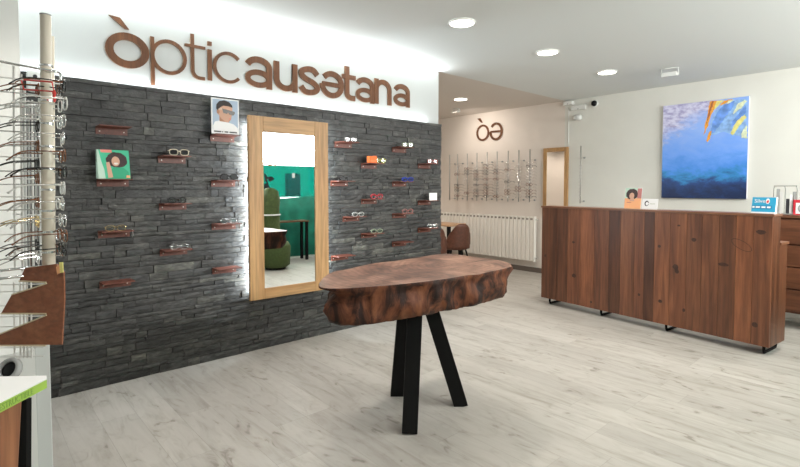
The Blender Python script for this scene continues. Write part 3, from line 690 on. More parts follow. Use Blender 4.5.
# ------------------------------------------------------------------ reception desk
P0 = on(768.5, 357, 2, 0); P1 = on(541, 303, 2, 0); P0.z = P1.z = 0
dv = (P1-P0); LEN = dv.length; rz = atan2(dv.y, dv.x)-pi/2      # local +y along the front, local +x to the rear
desk = thing('reception_desk', 'long brown plank reception desk on black runners', 'desk', P0, rz)
ZD = 1.185; GZ = .075
b = MB(); y = 0; rd = random.Random(21)
while y < LEN-.01:
    w = rd.choice([.10, .13, .14, .15, .17]); 
    if y+w > LEN-.09: w = LEN-y
    kk = int(y*97) % 2; b.tint = (rd.uniform(.05, .55) if kk else rd.uniform(.45, .95), rd.random(), rd.random()); b.box((0, y+.0012, GZ), (.03, y+w-.0012, ZD-.022), M['counter']); y += w
KN = plain('dark_knot', (.045, .016, .008), .5, noise=.4, nscale=90)
Rzi = Matrix.Rotation(-rz, 3, 'Z'); nrm_ = Matrix.Rotation(rz, 3, 'Z')@Vector((1, 0, 0))
def face(px, py):
    r = ray(px, py); c = Vector((0, 0, CH)); h = c+r*((P0-c).dot(nrm_)/r.dot(nrm_)); return Rzi@(h-P0)
for kx, ky, ra, rb in ((568,128,12,7),(403,147,7,6),(358,214,9,10),(361,224,6,9),(476,208,13,6),(318,163,5,5),(320,298,6,6),(108,235,9,8),(553,356,7,8),(38,186,5,6),(378,320,4,6),(366,112,5,3),(107,153,6,5),(150,300,4,5),(268,282,4,5)):
    q_ = face(530+kx/2.459, 180+ky/2.459); sc_k = .0050
    pts_ = blob(0, 0, ra*sc_k*.62, rb*sc_k*.55, kx, .12, 18)
    b.tint = (.2, .2, .2); b.add([(-.0006, q_.y+u, q_.z+v) for u, v in pts_], [tuple(range(18))], KN)
q_ = face(530+520/2.459, 180+160/2.459); b.ribbon([(-.0005, q_.y+u*cos(.5)-v*sin(.5), q_.z+u*sin(.5)+v*cos(.5)) for u, v in ell(0, 0, .085, .035, 26)], .004, (-.0003, 0, 0), KN, True)
b.build('front_panel', desk)
DT = .185; DF = .36; ZL = on(782, 242, 0, P0.x+.27).z
b = MB(); b.box((-.006, -.012, ZD-.0215), (DT, LEN+.012, ZD), M['countertop']); b.build('top', desk, bevel=.003)
for y in (0, LEN-.03):
    b = MB(); x = .0305
    for k, w in enumerate((.05, .05, DT-.0305-.10)):
        b.tint = (rd.random()*.6, rd.random(), .5); b.box((x, y, GZ), (x+w-.001, y+.03, ZD-.022), M['counter']); x += w
    b.build('side_panel', desk)
    b = MB(); b.tint = (.45, .3, .2); b.box((DT+.0005, y, GZ), (DF, y+.03, ZL-.023), M['counter']); b.build('side_panel', desk)
b = MB(); b.box((DT+.0005, -.008, ZL-.0225), (DF+.02, LEN+.008, ZL), M['countertop']); b.build('worktop', desk, bevel=.003)
b = MB(); b.box((DT-.02, .031, GZ), (DT-.001, LEN-.031, ZD-.023), M['cabinet']); b.build('back_panel', desk)
b = MB(); b.box((.031, .031, GZ), (DT-.022, LEN-.031, GZ+.02), M['cabinet']); b.build('base_board', desk)
for y in (.03, LEN*.36, LEN*.66, LEN-.11):
    b = MB(); pts = [(.05, y+.02, GZ), (.05, y+.02, .035), (.06, y+.02, .014), (.085, y+.02, .0125), (DF-.08, y+.02, .0125), (DF-.055, y+.02, .014), (DF-.04, y+.02, .035), (DF-.04, y+.02, GZ)]
    b.tube(pts, .0125, M['black'], 8); b.build('runner', desk, smooth=True)
Rz = Matrix.Rotation(rz, 3, 'Z')
def dk(x, y, z=0): return P0+Rz@Vector((x, y, z))
def ondesk(px, py): return on(px, py, 2, ZD)

# portrait card on the desk
def local_card(name, label, cat, p, w, h, lean, layers, d=.004, z=ZD, yaw=0, support=True):
    """card facing -x(local of desk), standing at p"""
    t = thing(name, label, cat, (p.x, p.y, z+.0005), rz+yaw)
    b = MB(); b.prism([(0, 0, 0), (d, 0, 0), (d+lean, 0, h), (lean, 0, h)], (0, w, 0), M['white'])
    if support: b.prism([(d+lean*.5, w*.45, h*.5), (d+lean+.04, w*.45, 0), (d+lean+.046, w*.45, 0), (d+lean*.5+.003, w*.45, h*.5)], (0, w*.1, 0), M['white'])
    b.build('board', t)
    b = MB(); O = Vector((-.0003, w, 0)); layered(b, O, (0, -w, 0), (lean, 0, h), (-1, 0, 0), layers); b.build('print', t)
    return t
c = dk(.13, LEN-.70)   # about px 624..641
pA = on(641, 207.3, 0, dk(.12, 0).x)   # refined below
def desk_at(px, xl):
    """local y on the desk top line x=xl seen at pixel column px"""
    lo, hi = 0, LEN
    for _ in range(40):
        m_ = (lo+hi)/2; q = dk(xl, m_, ZD)-Vector((0, 0, CH)); X = 400+FL*q.dot(CR)/q.dot(CF)
        if X > px: lo = m_
        else: hi = m_
    return lo
ya, yb = desk_at(640.5, .10), desk_at(624, .10)
local_card('portrait_card', 'small peach card with curly haired portrait standing on the reception desk', 'card', dk(.10, ya), yb-ya, .215, .03, [
 ([(0, 0), (1, 0), (1, .55), (0, .55)], M['peach']), ([(0, .5), (.75, .5), (.75, 1), (0, 1)], M['mint']), ([(.74, .5), (1, .5), (1, .98), (.74, .98)], M['rose']),
 (blob(.42, .70, .36, .26, 8, .06), M['hair2']), (ell(.42, .62, .15, .15), M['skin2']), ([(.3, .36), (.6, .36), (.55, .52), (.36, .52)], M['skin2']), ([(.15, .28), (.42, .28), (.42, .31), (.15, .31)], M['rose'])])
ya, yb = desk_at(657, .10), desk_at(641.5, .10)
local_card('logo_card', 'small white card with black ring mark beside the peach card', 'card', dk(.10, ya), yb-ya, .105, .02, [
 (ell(.30, .55, .14, .26), M['ink']), (ell(.32, .53, .09, .17), M['white']), ([(.33, .48), (.48, .48), (.48, .58), (.33, .58)], M['white']), ([(.5, .5), (.85, .5), (.85, .54), (.5, .54)], M['greenace'])])
# blue leaflet holder
ya, yb = desk_at(775, .12), desk_at(751, .12)
t = local_card('leaflet_holder', 'bright blue leaflet box with white lettering on the desk corner', 'leaflet holder', dk(.12, ya), yb-ya, .135, .03, [
 ([(0, 0), (1, 0), (1, .08), (0, .08)], M['white']), ([(0, .08), (1, .08), (1, 1), (0, 1)], M['bluecard']), ([(.0, .26), (.85, .26), (.85, .50), (0, .50)], M['bluedark']),
 ([(.03, .33), (.13, .33), (.13, .43), (.03, .43)], M['white']), ([(.18, .33), (.36, .33), (.36, .43), (.18, .43)], M['white']), ([(.42, .33), (.59, .33), (.59, .43), (.42, .43)], M['white']), ([(.65, .33), (.80, .33), (.80, .43), (.65, .43)], M['white']),
 (ell(.66, .76, .085, .17, 14), M['white']), (ell(.66, .74, .05, .10, 14), M['redink'])], d=.03, support=False)
def text(body, mat, size, name, parent, mw, ext=.0004):
    cu = bpy.data.curves.new(name, 'FONT'); cu.body = body; cu.size = size; cu.extrude = ext; cu.resolution_u = 3
    ob = bpy.data.objects.new(name, cu); COL.objects.link(ob); bpy.context.view_layer.update()
    me = bpy.data.meshes.new_from_object(ob); COL.objects.unlink(ob); bpy.data.objects.remove(ob)
    me.materials.clear(); me.materials.append(mat)
    o = bpy.data.objects.new(name, me); COL.objects.link(o); o.parent = parent; o.matrix_basis = mw; return o
w = yb-ya; hh = .135
mw = Matrix(((0, 0, -1, .018), (-1, 0, 0, w*.90), (0, 1, 0, hh*.66), (0, 0, 0, 1)))
text('Silver', M['white'], .044, 'lettering', t, mw)
# wire rack with hanging pieces at the desk end (on the rear cabinet)
cabx = 6.05
cab = thing('drawer_cabinet', 'brown wooden drawer cabinet behind the desk at right edge', 'cabinet', (cabx, .55, 0), world=True)
zc = on(790, 215, 0, cabx).z; yl = 1.30; y0 = -.5
b = MB(); b.box((cabx+.022, y0, .16), (cabx+.45, yl, zc-.03), M['cabinet']); b.build('body', cab)
b = MB(); b.box((cabx-.01, y0-.02, zc-.0295), (cabx+.47, yl+.02, zc), M['countertop']); b.build('top', cab, bevel=.003)
zs = [.18, .40, .62, .84, zc-.04]
for k in range(len(zs)-1):
    for (ya_, yb_) in ((y0+.01, .39), (.40, yl-.01)):
        d = MB(); d.box((cabx, ya_, zs[k]+.006), (cabx+.0215, yb_, zs[k+1]-.006), M['cabinet']); dd = d.build('drawer', cab, bevel=.002)
for x in (cabx+.06, cabx+.40):
    for y in (y0+.06, yl-.06):
        b = MB(); b.box((x-.025, y-.025, 0), (x+.025, y+.025, .1595), M['black']); b.build('leg', cab)
# rack
rx_ = cabx+.10; pl = on(774, 186, 0, rx_); pr = on(797.5, 184, 0, rx_)
t = thing('wire_rack', 'small chrome wire stand with hanging pieces on the rear cabinet', 'rack', (rx_, (pl.y+pr.y)/2, zc), world=True)
b = MB(); ht = pl.z
for y in (pl.y, (pl.y+pr.y)/2, pr.y): b.tube([(rx_, y, zc+.004), (rx_, y, ht-.02), (rx_, y+.012*(1 if y < pl.y else -1), ht)], .004, M['chrome'], 6)
b.tube([(rx_, pl.y, ht), (rx_, pr.y, ht)], .004, M['chrome'], 6); b.tube([(rx_, pl.y, zc+.006), (rx_, pr.y, zc+.006)], .005, M['chrome'], 6)
b.box((rx_-.06, pr.y, zc), (rx_+.06, pl.y, zc+.004), M['chrome']); b.build('frame', t)
for k, (f_, m_, l_) in enumerate(((.2, 'acry', .9), (.34, 'whitemetal', .8), (.62, 'ink', .55), (.78, 'white', .7), (.9, 'acry', .8))):
    y = pl.y+(pr.y-pl.y)*f_; b = MB(); b.box((rx_-.008, y-.014, zc+.012), (rx_-.004, y+.014, zc+(ht-zc)*l_), M[m_]); b.build('hanging_strip', t)
pq = on(793, 213, 0, cabx+.06); t = thing('picture_frame', 'small red and white frame on cabinet at the right edge', 'frame', (cabx+.06, pq.y, zc), world=True)
b = MB(); b.box((cabx+.06, pq.y-.17, zc), (cabx+.075, pq.y, zc+.15), M['redink']); b.build('border', t)
b = MB(); b.box((cabx+.057, pq.y-.16, zc+.012), (cabx+.0598, pq.y-.02, zc+.12), M['white']); b.lathe((cabx+.0565, pq.y-.08, zc+.065), [(.028, 0), (.036, .001), (.044, 0)], M['acry'], 20, (-1, 0, 0)); b.build('print', t)

# ------------------------------------------------------------------ painting
t = thing('canvas_painting', 'large blue abstract canvas with yellow and orange strokes on grey wall', 'painting', (XE-.04, 1.555, 1.268), world=True)
b = MB(); b.box((XE-.04, 1.555, 1.268), (XE-.0005, 2.51, 2.495), M['canvas']); b.build('stretcher', t)
b = MB(); b.add([(XE-.0405, 2.51, 1.268), (XE-.0405, 1.555, 1.268), (XE-.0405, 1.555, 2.495), (XE-.0405, 2.51, 2.495)], [(0, 1, 2, 3)], M['paint'])
rs_ = random.Random(4)
def dab(pts, mat, lay):
    P = []; k = len(pts)
    for i in range(k):
        a = Vector(pts[i]); c = Vector(pts[(i+1) % k]); L_ = (c-a).length; m_ = max(2, int(L_/7))
        for j in range(m_):
            p = a+(c-a)*(j/m_); p += Vector((rs_.uniform(-1, 1), rs_.uniform(-1, 1)))*1.8; P.append(p)
    q = [on(650+p.x/4.064, 90+p.y/4.064, 0, XE-.0408-.0003*lay) for p in P]
    q = [Vector((v.x, max(1.557, min(2.508, v.y)), min(2.493, v.z))) for v in q]
    b.add(q, [tuple(range(len(q)))], M[mat])
for l_, (pts, mat) in enumerate([
 ([(262,90),(300,52),(360,38),(396,38),(397,100),(380,190),(330,182),(300,170),(262,182),(244,182),(248,130)], 'lightblueoil'),
 ([(300,60),(345,42),(335,72),(300,118),(262,172),(246,178),(252,135),(272,92)], 'blueoil'),
 ([(365,90),(388,62),(392,90),(360,132),(330,150),(338,120)], 'blueoil'),
 ([(243,45),(274,42),(262,76),(245,110),(234,150),(218,186),(224,140),(235,92)], 'orange'),
 ([(252,45),(262,44),(248,80),(236,120),(228,140),(238,85)], 'rustoil'),
 ([(240,172),(250,166),(243,198),(233,214),(229,204)], 'orange'),
 ([(274,42),(302,41),(282,58),(262,82),(264,64)], 'yellow'),
 ([(302,42),(336,38),(306,54),(284,64)], 'orange'),
 ([(356,56),(384,40),(395,46),(370,74),(336,100),(344,80)], 'paleyellow'),
 ([(352,128),(384,100),(391,110),(366,144),(336,184),(326,178),(338,150)], 'yellow'),
 ([(372,172),(394,142),(396,196),(370,194)], 'paleyellow'),
 ([(318,44),(345,38),(330,50),(312,58)], 'paleyellow')]): dab(pts, mat, l_)
b.build('canvas', t, origin=(XE-.0405, 1.555, 1.268))

# ------------------------------------------------------------------ radiator
t = thing('radiator', 'long white ribbed panel radiator under the display rods', 'radiator', (XE-.06, 5.5, .2), world=True)
ry0, ry1, rz0, rz1 = 4.43, 6.75, .20, .93; b = MB(); k = 29; w = (ry1-ry0)/k
for i in range(k):
    y = ry0+i*w; b.prism([(XE-.115, y+.012, rz0), (XE-.115, y+w-.012, rz0), (XE-.103, y+w-.002, rz0), (XE-.06, y+w-.002, rz0), (XE-.06, y+.002, rz0), (XE-.103, y+.002, rz0)], (0, 0, rz1-rz0), M['radiator'])
b.box((XE-.06, ry0, rz0+.02), (XE-.045, ry1, rz1-.02), M['radiator'])
for i in range(k):
    y = ry0+i*w; b.box((XE-.117, y+.018, rz1-.055), (XE-.1155, y+w-.018, rz1-.025), M['radslot'])
b.build('rib_panel', t)
b = MB(); b.box((XE-.12, ry0-.012, rz0-.01), (XE-.05, ry0-.002, rz1+.004), M['radiator']); b.build('end_cap', t)
for z in (rz0+.05, rz1-.05):
    b = MB(); b.lathe((XE-.08, ry0-.0125, z), [(.016, 0), (.016, .03), (.022, .032), (.022, .05), (0, .052)], M['chrome'], 12, (0, -1, 0)); b.build('valve', t)
b = MB()
for y in (ry0+.3, ry1-.3): b.box((XE-.045, y-.02, rz0+.1), (XE-.0005, y+.02, rz1-.1), M['radiator'])
b.build('bracket', t)

# ------------------------------------------------------------------ end wall display rods with frames
RX = XE-.16
def rod(px, label, plane=RX, ztop=2.03, zbot=1.17, group='display rods above the radiator'):
    q = on(px, 175, 0, plane)
    t = thing('display_rod', label, 'display rod', (plane, q.y, zbot), group=group)
    b = MB(); b.tube([(0, 0, 0), (0, 0, ztop-zbot)], .010, M['rodgrey'], 8); b.build('tube', t, smooth=True)
    for z in (.03, .69):
        b = MB(); b.tube([(.008, 0, z), (XE-plane-.001, 0, z)], .004, M['chrome'], 6); b.lathe((XE-plane-.001, 0, z), [(0, .026), (.013, .024), (.013, 0)], M['acry'], 10, (-1, 0, 0)); b.build('standoff', t)
    for k in range(13):
        b = MB(); b.tube([(-.0085, -.022, .07+k*.05), (-.0085, .022, .07+k*.05)], .002, M['chrome'], 5); b.build('peg', t)
    return t, q.y
rods = [449.7, 457.5, 467.3, 476.9, 486.9, 497, 508, 518.7, 529.8]
ordn = ['leftmost, beside the slate wall edge', 'second from left', 'third from left', 'fourth from left', 'middle one, fifth from left', 'fourth from right', 'third from right', 'second from right', 'rightmost, nearest the narrow mirror']
ry = []
for px, o_ in zip(rods, ordn):
    t, y = rod(px, 'slim white display rod over radiator, '+o_); ry.append(y)
def mini(mat, name, lab, grp):
    b = MB()
    for s in (-1, 1): b.tube([(0, p[0], p[2]) for p in rim(s*.033, .026, .018, 10, 2.3)], .0036, mat, 4, closed=True)
    b.tube([(0, -.008, .003), (0, .008, .003)], .0022, mat, 4)
    for s in (-1, 1): b.tube([(0, s*.060, .008), (.04, s*.064, .010), (.10, s*.060, .006), (.125, s*.058, -.012)], .0030, mat, 4)
    o = b.build(name); tag(o, lab, 'glasses', grp); return o
LB = {'blackace': 'small dark eyeglass frame racked on the rods above the radiator', 'silver': 'small silver eyeglass frame racked on the rods above the radiator', 'tort': 'small brown eyeglass frame racked on the rods above the radiator'}
protos = {k: mini(M[k], 'eyeglasses', v, k+' frames on the end wall rods') for k, v in LB.items()}
for k, g in (('blackace', 'dark frames on the end wall rods'), ('silver', 'silver frames on the end wall rods'), ('tort', 'brown frames on the end wall rods')): protos[k]['group'] = g
usedp = set(); rg = random.Random(2)
for ri, y in enumerate(ry):
    if ri == 0: continue
    for k in range(12):
        if ri in (1, 3) and rg.random() < .3: continue
        if k == 0 and rg.random() < .5: continue
        key = rg.choice(['silver', 'silver', 'tort', 'blackace']); p = protos[key]
        o = p if key not in usedp else p.copy()
        if key in usedp: COL.objects.link(o)
        usedp.add(key); o.location = (RX-.018, y, 1.17+.085+(11-k)*.05)
t, y = rod(580.5, 'slim empty display rod on grey wall right of the narrow mirror', group=None, plane=XE-.12)

# ------------------------------------------------------------------ ceiling fixtures
def lens_light(px, py, label, d=.2):
    q = on(px, py, 2, H); t = thing('ceiling_downlight', label, 'ceiling light', (q.x, q.y, H-.012), group='recessed ceiling downlights')
    b = MB(); b.lathe((0, 0, 0), [(d/2+.012, .0115), (d/2+.010, .002), (d/2, 0), (d/2-.002, .004)], M['whiteplastic'], 32); b.build('trim_ring', t, smooth=True)
    b = MB(); b.lathe((0, 0, .003), [(0, 0), (d/2-.003, 0), (d/2-.003, .008)], M['led'], 32); b.build('diffuser', t)
    return q
LP = [lens_light(462, 22.5, 'round recessed ceiling light nearest the camera, above the table'), lens_light(547.5, 52, 'round recessed ceiling light in the middle of the ceiling row'), lens_light(607, 72, 'round recessed ceiling light farthest right, nearest the painting'), lens_light(460.5, 99, 'round recessed ceiling light in the beige alcove ceiling')]
def floodlight(px, py, label, yaw, s=1.0, drop=.08):
    q = on(px, py, 2, H); t = thing('floodlight', label, 'floodlight', (q.x, q.y, H), yaw)
    b = MB(); b.box((-.05*s, -.02, -.012), (.05*s, .02, -.0005), M['whiteplastic'])
    for x in (-.085*s, .085*s): b.box((x-.003, -.008, -drop), (x+.003, .008, -.004), M['whiteplastic'])
    b.box((-.085*s, -.008, -.008), (.085*s, .008, -.003), M['whiteplastic']); b.build('bracket', t)
    b = MB(); c = Vector((0, 0, -drop)); b.add([c+Vector(v)*s for v in ((-.08,-.06,-.025),(.08,-.06,-.025),(.08,.06,.0),(-.08,.06,.0),(-.07,-.05,.025),(.07,-.05,.025),(.07,.05,.04),(-.07,.05,.04))], [(0,3,2,1),(4,5,6,7),(0,1,5,4),(1,2,6,5),(2,3,7,6),(3,0,4,7)], M['whiteplastic']); b.build('housing', t, bevel=.004)
    b = MB(); b.add([c+Vector(v)*s+Vector((0, 0, -.001)) for v in ((-.065,-.048,-.0245),(.065,-.048,-.0245),(.065,.048,-.003),(-.065,.048,-.003))], [(0,3,2,1)], M['chrome']); b.build('glass', t)
floodlight(670, 68, 'white bracketed floodlight on the ceiling near the painting', radians(-80))
floodlight(456, 108.5, 'small white floodlight on the alcove ceiling aimed at the small sign', radians(-90), .8, .06)
# little boxes at the corner of the end wall
def wallbox(px0, py0, px1, py1, d, name, label, cat, extra=None, mat='whiteplastic'):
    A = on(px0, py1, 0, XE-.0005); B = on(px1, py0, 0, XE-.0005); t = thing(name, label, cat, (XE, (A.y+B.y)/2, A.z), world=True)
    b = MB(); b.box((XE-d, B.y, A.z), (XE-.0005, A.y, B.z), M[mat]); b.build('housing', t, bevel=.006)
    if extra: extra(t, A, B, d)
    return t
def led_(t, A, B, d): b = MB(); b.box((XE-d-.001, (A.y+B.y)/2-.01, A.z+.01), (XE-d+.0005, (A.y+B.y)/2+.01, A.z+.018), M['ink']); b.build('sensor_window', t)
wallbox(565, 101, 574, 106, .06, 'junction_box', 'small white box at ceiling corner above the narrow mirror', 'box', led_)
wallbox(572, 104.5, 586.5, 111, .04, 'emergency_light', 'flat white rectangular emergency light beside the corner box', 'light', led_)
q = on(577.5, 117.5, 0, XE-.05); t = thing('motion_sensor', 'rounded white motion sensor below the flat emergency light', 'sensor', (XE, q.y, q.z), world=True)
b = MB(); b.tube([(XE-.05, q.y+.06, q.z), (XE-.05, q.y+.045, q.z), (XE-.05, q.y-.045, q.z), (XE-.05, q.y-.06, q.z)], [.03, .045, .045, .03], M['whiteplastic'], 14); b.build('housing', t, smooth=True)
b = MB(); b.box((XE-.1, q.y-.02, q.z-.02), (XE-.094, q.y+.02, q.z+.01), M['frosted']); b.build('sensor_window', t)
q = on(594.5, 103.5, 0, XE-.02); t = thing('dome_camera', 'black and white dome security camera high on the grey wall', 'camera', (XE, q.y, q.z), world=True)
b = MB(); b.lathe((XE, q.y, q.z), [(.05, 0), (.05, .02), (.044, .03)], M['whiteplastic'], 24, (-1, 0, 0)); b.build('base', t)
b = MB(); b.lathe((XE-.03, q.y, q.z), [(.044*cos(a), .044*sin(a)) for a in [pi/2*i/8 for i in range(9)]], M['darklens'], 24, (-1, 0, 0)); b.build('dome', t, smooth=True)
q0 = on(568.8, 106.5, 0, XE-.006); b = MB(); b.tube([(XE-.007, q0.y, q0.z), (XE-.007, q0.y, 2.08)], .006, M['whiteplastic'], 8)
tag(b.build('cable_conduit'), 'thin white cable conduit running down beside the narrow mirror', 'conduit')

# ------------------------------------------------------------------ alcove table and leather chairs
def tub_chair(loc, rzz, label):
    t = thing('tub_chair', label, 'chair', loc, rzz, group='brown chairs in the alcove')
    b = MB(); n = 24; K = 8; vs = []
    for zi in range(K+1):
        v = zi/K
        for i in range(n+1):
            u = 2*i/n-1; zt = .40+(.42*(1-abs(u)**2.6*.85))*v; hw = radians(88)*(1-.25*v**3); a = pi/2+u*hw; o_ = .05*v
            vs.append(((.225)*cos(a), (.20+o_)*sin(a)+.02, zt))
    b.add(vs, [(j*(n+1)+i, j*(n+1)+i+1, (j+1)*(n+1)+i+1, (j+1)*(n+1)+i) for j in range(K) for i in range(n)], M['leather'])
    o = b.build('backrest', t, smooth=True); md = o.modifiers.new('S', 'SOLIDIFY'); md.thickness = .03; md.offset = 0
    b = MB(); b.lathe((0, 0, .38), [(0, 0), (.2, 0), (.215, .02), (.215, .065), (.19, .085), (0, .09)], M['leather'], 28); b.build('seat', t, smooth=True)
    for x in (-1, 1):
        for y in (-1, 1): b = MB(); b.tube([(x*.13, y*.13, .38), (x*.21, y*.21, .0)], [.014, .010], M['black'], 8); b.build('leg', t)
    return t
q = on(455, 243, 0, 6.1)
tub_chair((q.x, q.y, 0), radians(158), 'brown rounded chair by the alcove table, fully clear of the slate wall')
q2 = on(431, 243, 0, 5.35); tub_chair((q2.x, q2.y, 0), radians(150), 'brown chair mostly hidden behind the slate wall edge')
t = thing('alcove_table', 'light wooden table top edge behind the brown chair', 'table', (5.9, 6.0, 0), world=True)
tl = on(465, 229, 0, 6.62); b = MB(); b.box((6.2, tl.y, .73), (6.65, tl.y+.8, .77), M['lightwood']); b.build('tabletop', t, bevel=.006)
for x in (6.26, 6.59):
    for y in (tl.y+.06, tl.y+.74): b = MB(); b.box((x-.025, y-.025, 0), (x+.025, y+.025, .7295), M['black']); b.build('leg', t)

# ------------------------------------------------------------------ things seen in the mirror
MPt = Vector(((mx0+mx1)/2, MP+.008, 0)); MN = Vector((sin(MYAW), -cos(MYAW), 0))
def mir(px, py, z): q = on(px, py, 2, z); return q-MN*(2*(q-MPt).dot(MN))
def mirw(px, py, yy):
    r = ray(px, py); c = Vector((0, 0, CH)); h = c+r*((MPt-c).dot(MN)/r.dot(MN)); r = r-MN*(2*r.dot(MN)); return h+r*((yy-h.y)/r.y)
def wdec(px0, py0, px1, py1, mat, name, label, cat, y=YW-.058):
    a, c = mirw(px0, py0, y), mirw(px1, py1, y); b = MB(); b.box((a.x, y-.002, a.z), (c.x, y, c.z), M[mat]); return tag(b.build(name), label, cat)
wdec(285, 173.5, 300.5, 196, 'tealdark', 'window_print', 'dark teal printed panel on the shop window, seen in the mirror', 'poster')
wdec(292, 173, 295, 178, 'white', 'window_sticker', 'small white sticker over the dark teal print, seen in the mirror', 'sticker', y=YW-.055)
b = MB()
for px0, py0, px1, py1 in ((268.5, 160.5, 282, 162.5), (268.5, 164, 272, 166), (274, 163.5, 276, 166), (284, 161, 290, 161.8)):
    a, c = mirw(px0, py0, YW-.058), mirw(px1, py1, YW-.058); b.box((a.x, YW-.06, a.z), (c.x, YW-.058, c.z), M['coral'])
tag(b.build('window_lettering'), 'faint orange lettering on the bright shop window, seen in the mirror', 'lettering')
b = MB()
for P_ in ([(266, 177), (272, 176.5), (274.5, 179), (270, 182)], [(264, 173), (267, 176), (268, 184), (265, 181)], [(264, 184), (268, 183), (270, 190), (267, 196), (264, 190)]):
    b.prism([tuple(mirw(x, y, YW-.058)) for x, y in P_], (0, .002, 0), M['ink'])
tag(b.build('window_decal'), 'black leaf shaped decal on the teal window band, seen in the mirror', 'decal')
a = mir(284, 262, 0); c = mir(302, 258, 0)
t = thing('console_table', 'narrow console with brown top and black legs, seen in the big mirror', 'table', ((a.x+c.x)/2, a.y, 0), world=True)
x0, x1 = a.x-.25, c.x; y0, y1 = YW+.12, YW+.40
b = MB(); b.box((x0-.02, y0, .745), (x1+.02, y1, .77), M['countertop']); b.build('tabletop', t)
for x in (x0+.01, x1-.04):
    for y in (y0+.01, y1-.06): b = MB(); b.box((x, y, 0), (x+.045, y+.045, .7445), M['black']); b.build('leg', t)
g = mir(273, 268, 0)
t = thing('high_back_chair', 'tall olive green velvet chair seen at left in the big mirror', 'chair', (g.x, g.y, 0), radians(0))
b = MB(); P = [(0, -.08, .35), (0, -.10, .7), (.02, -.14, 1.0), (.06, -.18, 1.30), (.07, -.19, 1.34)]
b.tube(smoothpts(P, 4), [.17]*8+[.16]*4+[.13]*3+[.07, .03], M['olive'], 14); b.build('backrest', t, smooth=True)
b = MB(); b.lathe((0, .1, .0), [(.2, .04), (.25, .08), (.26, .40), (.22, .47), (0, .48)], M['olive'], 24); b.build('seat', t, smooth=True)
b = MB(); b.lathe((0, .1, 0), [(.17, 0), (.18, .04)], M['black'], 24); b.build('base', t)
b = MB(); pts = ellipse(0, 0, .175, .175, n=24); b.tube([(p[0], -.105+p[1], .93) for p in pts], .012, M['white'], 6, closed=True); b.build('band', t)  # white ring models the bright highlight across the backrest

# ------------------------------------------------------------------ left display stand
D0 = 1.6
pt_ = at(45.5, 15.5, D0); pb_ = at(48.8, 281, D0*.995)
t = thing('eyewear_stand', 'tall cream pole eyewear rack with wire arms at left edge', 'display rack', (pb_.x, pb_.y, pb_.z), world=True)
b = MB(); b.tube([pb_, pt_], [.0185, .0155], M['cream'], 20); b.lathe(pt_, [(.0155, 0), (.0165, .001), (.0165, .004), (.012, .005), (0, .004)], M['acry'], 20); b.build('main_pole', t, smooth=True)
b = MB(); a = at(52.3, 36.5, 1.72); c = at(53.5, 280, 1.7); b.tube([c, a], .0065, M['cream'], 12); b.build('rear_pole', t, smooth=True)
for yy in (66, 101, 124, 147, 169, 190, 211, 232, 252, 273): q = pt_+(pb_-pt_)*((yy-15.5)/265.5); b = MB(); b.lathe(q-Vector((0, 0, .004)), [(.0165, 0), (.0195, .001), (.0195, .007), (.0165, .008)], M['chrome'], 18); b.build('clamp_ring', t)
# wires run along -x from the pole (parallel to the slate wall)
def wire(px1, py, d1, length, r, m_='chrome', name='arm', drop=0):
    p = at(px1, py, d1); b = MB(); b.tube([p, p+Vector((-length, -.02, drop))], r, M[m_], 8); return b.build(name, t, smooth=True)
p = at(60.5, 72, 1.6); b = MB(); b.tube(smoothpts([p+Vector((-.001, 0, -.03)), p+Vector((0, 0, -.008)), p+Vector((-.012, -.001, 0)), at(50, 70.5, 1.58), at(0, 61.5, 1.5), at(-30, 56, 1.46)], 3), .0042, M['chrome'], 8); b.build('top_arm', t, smooth=True)
rows = [84, 97, 109, 121, 134, 147, 159, 172, 184, 197, 209, 221, 233, 245, 255]
for k, yy in enumerate(rows):
    b = MB(); e = at(60+(k % 2)*3, yy, 1.62); s_ = at(-15, 188+(yy-188)*1.075+(k % 3)-1, 1.50)
    b.tube([e, s_], .0022, M[('whitemetal', 'chrome', 'chrome')[k % 3]], 6); b.build('wire_arm', t)
for yy, dd in ((266, 1.6), (273.5, 1.56)):
    b = MB(); b.tube([at(44, yy, dd), at(-20, 188+(yy-188)*1.09, dd*.93)], .0045, M['chrome'], 8); b.build('lower_arm', t, smooth=True)
for px, y0_, y1_, dd, r_, m_ in ((13.5, 66, 268, 1.55, .003, 'whitemetal'), (21, 74, 272, 1.62, .0035, 'whitemetal'), (24.5, 88, 275, 1.66, .0045, 'frosted'), (28.5, 100, 275, 1.9, .004, 'chrome'), (32, 100, 272, 1.95, .004, 'whitemetal'), (35.5, 104, 262, 2.0, .004, 'chrome'), (39, 98, 260, 2.05, .004, 'frosted')):
    b = MB(); b.tube([at(px, y0_, dd), at(px+1.5, y1_, dd)], r_, M[m_], 6); b.build('upright', t)
for yy in (104, 140, 178, 214, 250):
    b = MB(); b.tube([at(13, yy, 1.55), at(24, yy+1, 1.66), at(40, yy+1, 2.05)], .0022, M['whitemetal'], 6); b.build('cross_wire', t)
b = MB(); Q = [(21, 79.5), (52, 82), (54, 91.5), (24, 89.5)]; b.tube([at(x, y, 1.56) for x, y in Q], .0026, M['redtag'], 6, closed=True)
tag(b.build('red_band'), 'thin bright red rectangular band around the top of the pole rack', 'band')
b = MB(); b.lathe(at(54.3, 96, 1.56), [(.002, -.02), (.005, -.012), (.004, 0), (.006, .01), (.002, .02)], M['redtag'], 10); tag(b.build('red_tag'), 'small red tag clipped right of the cream pole', 'tag')
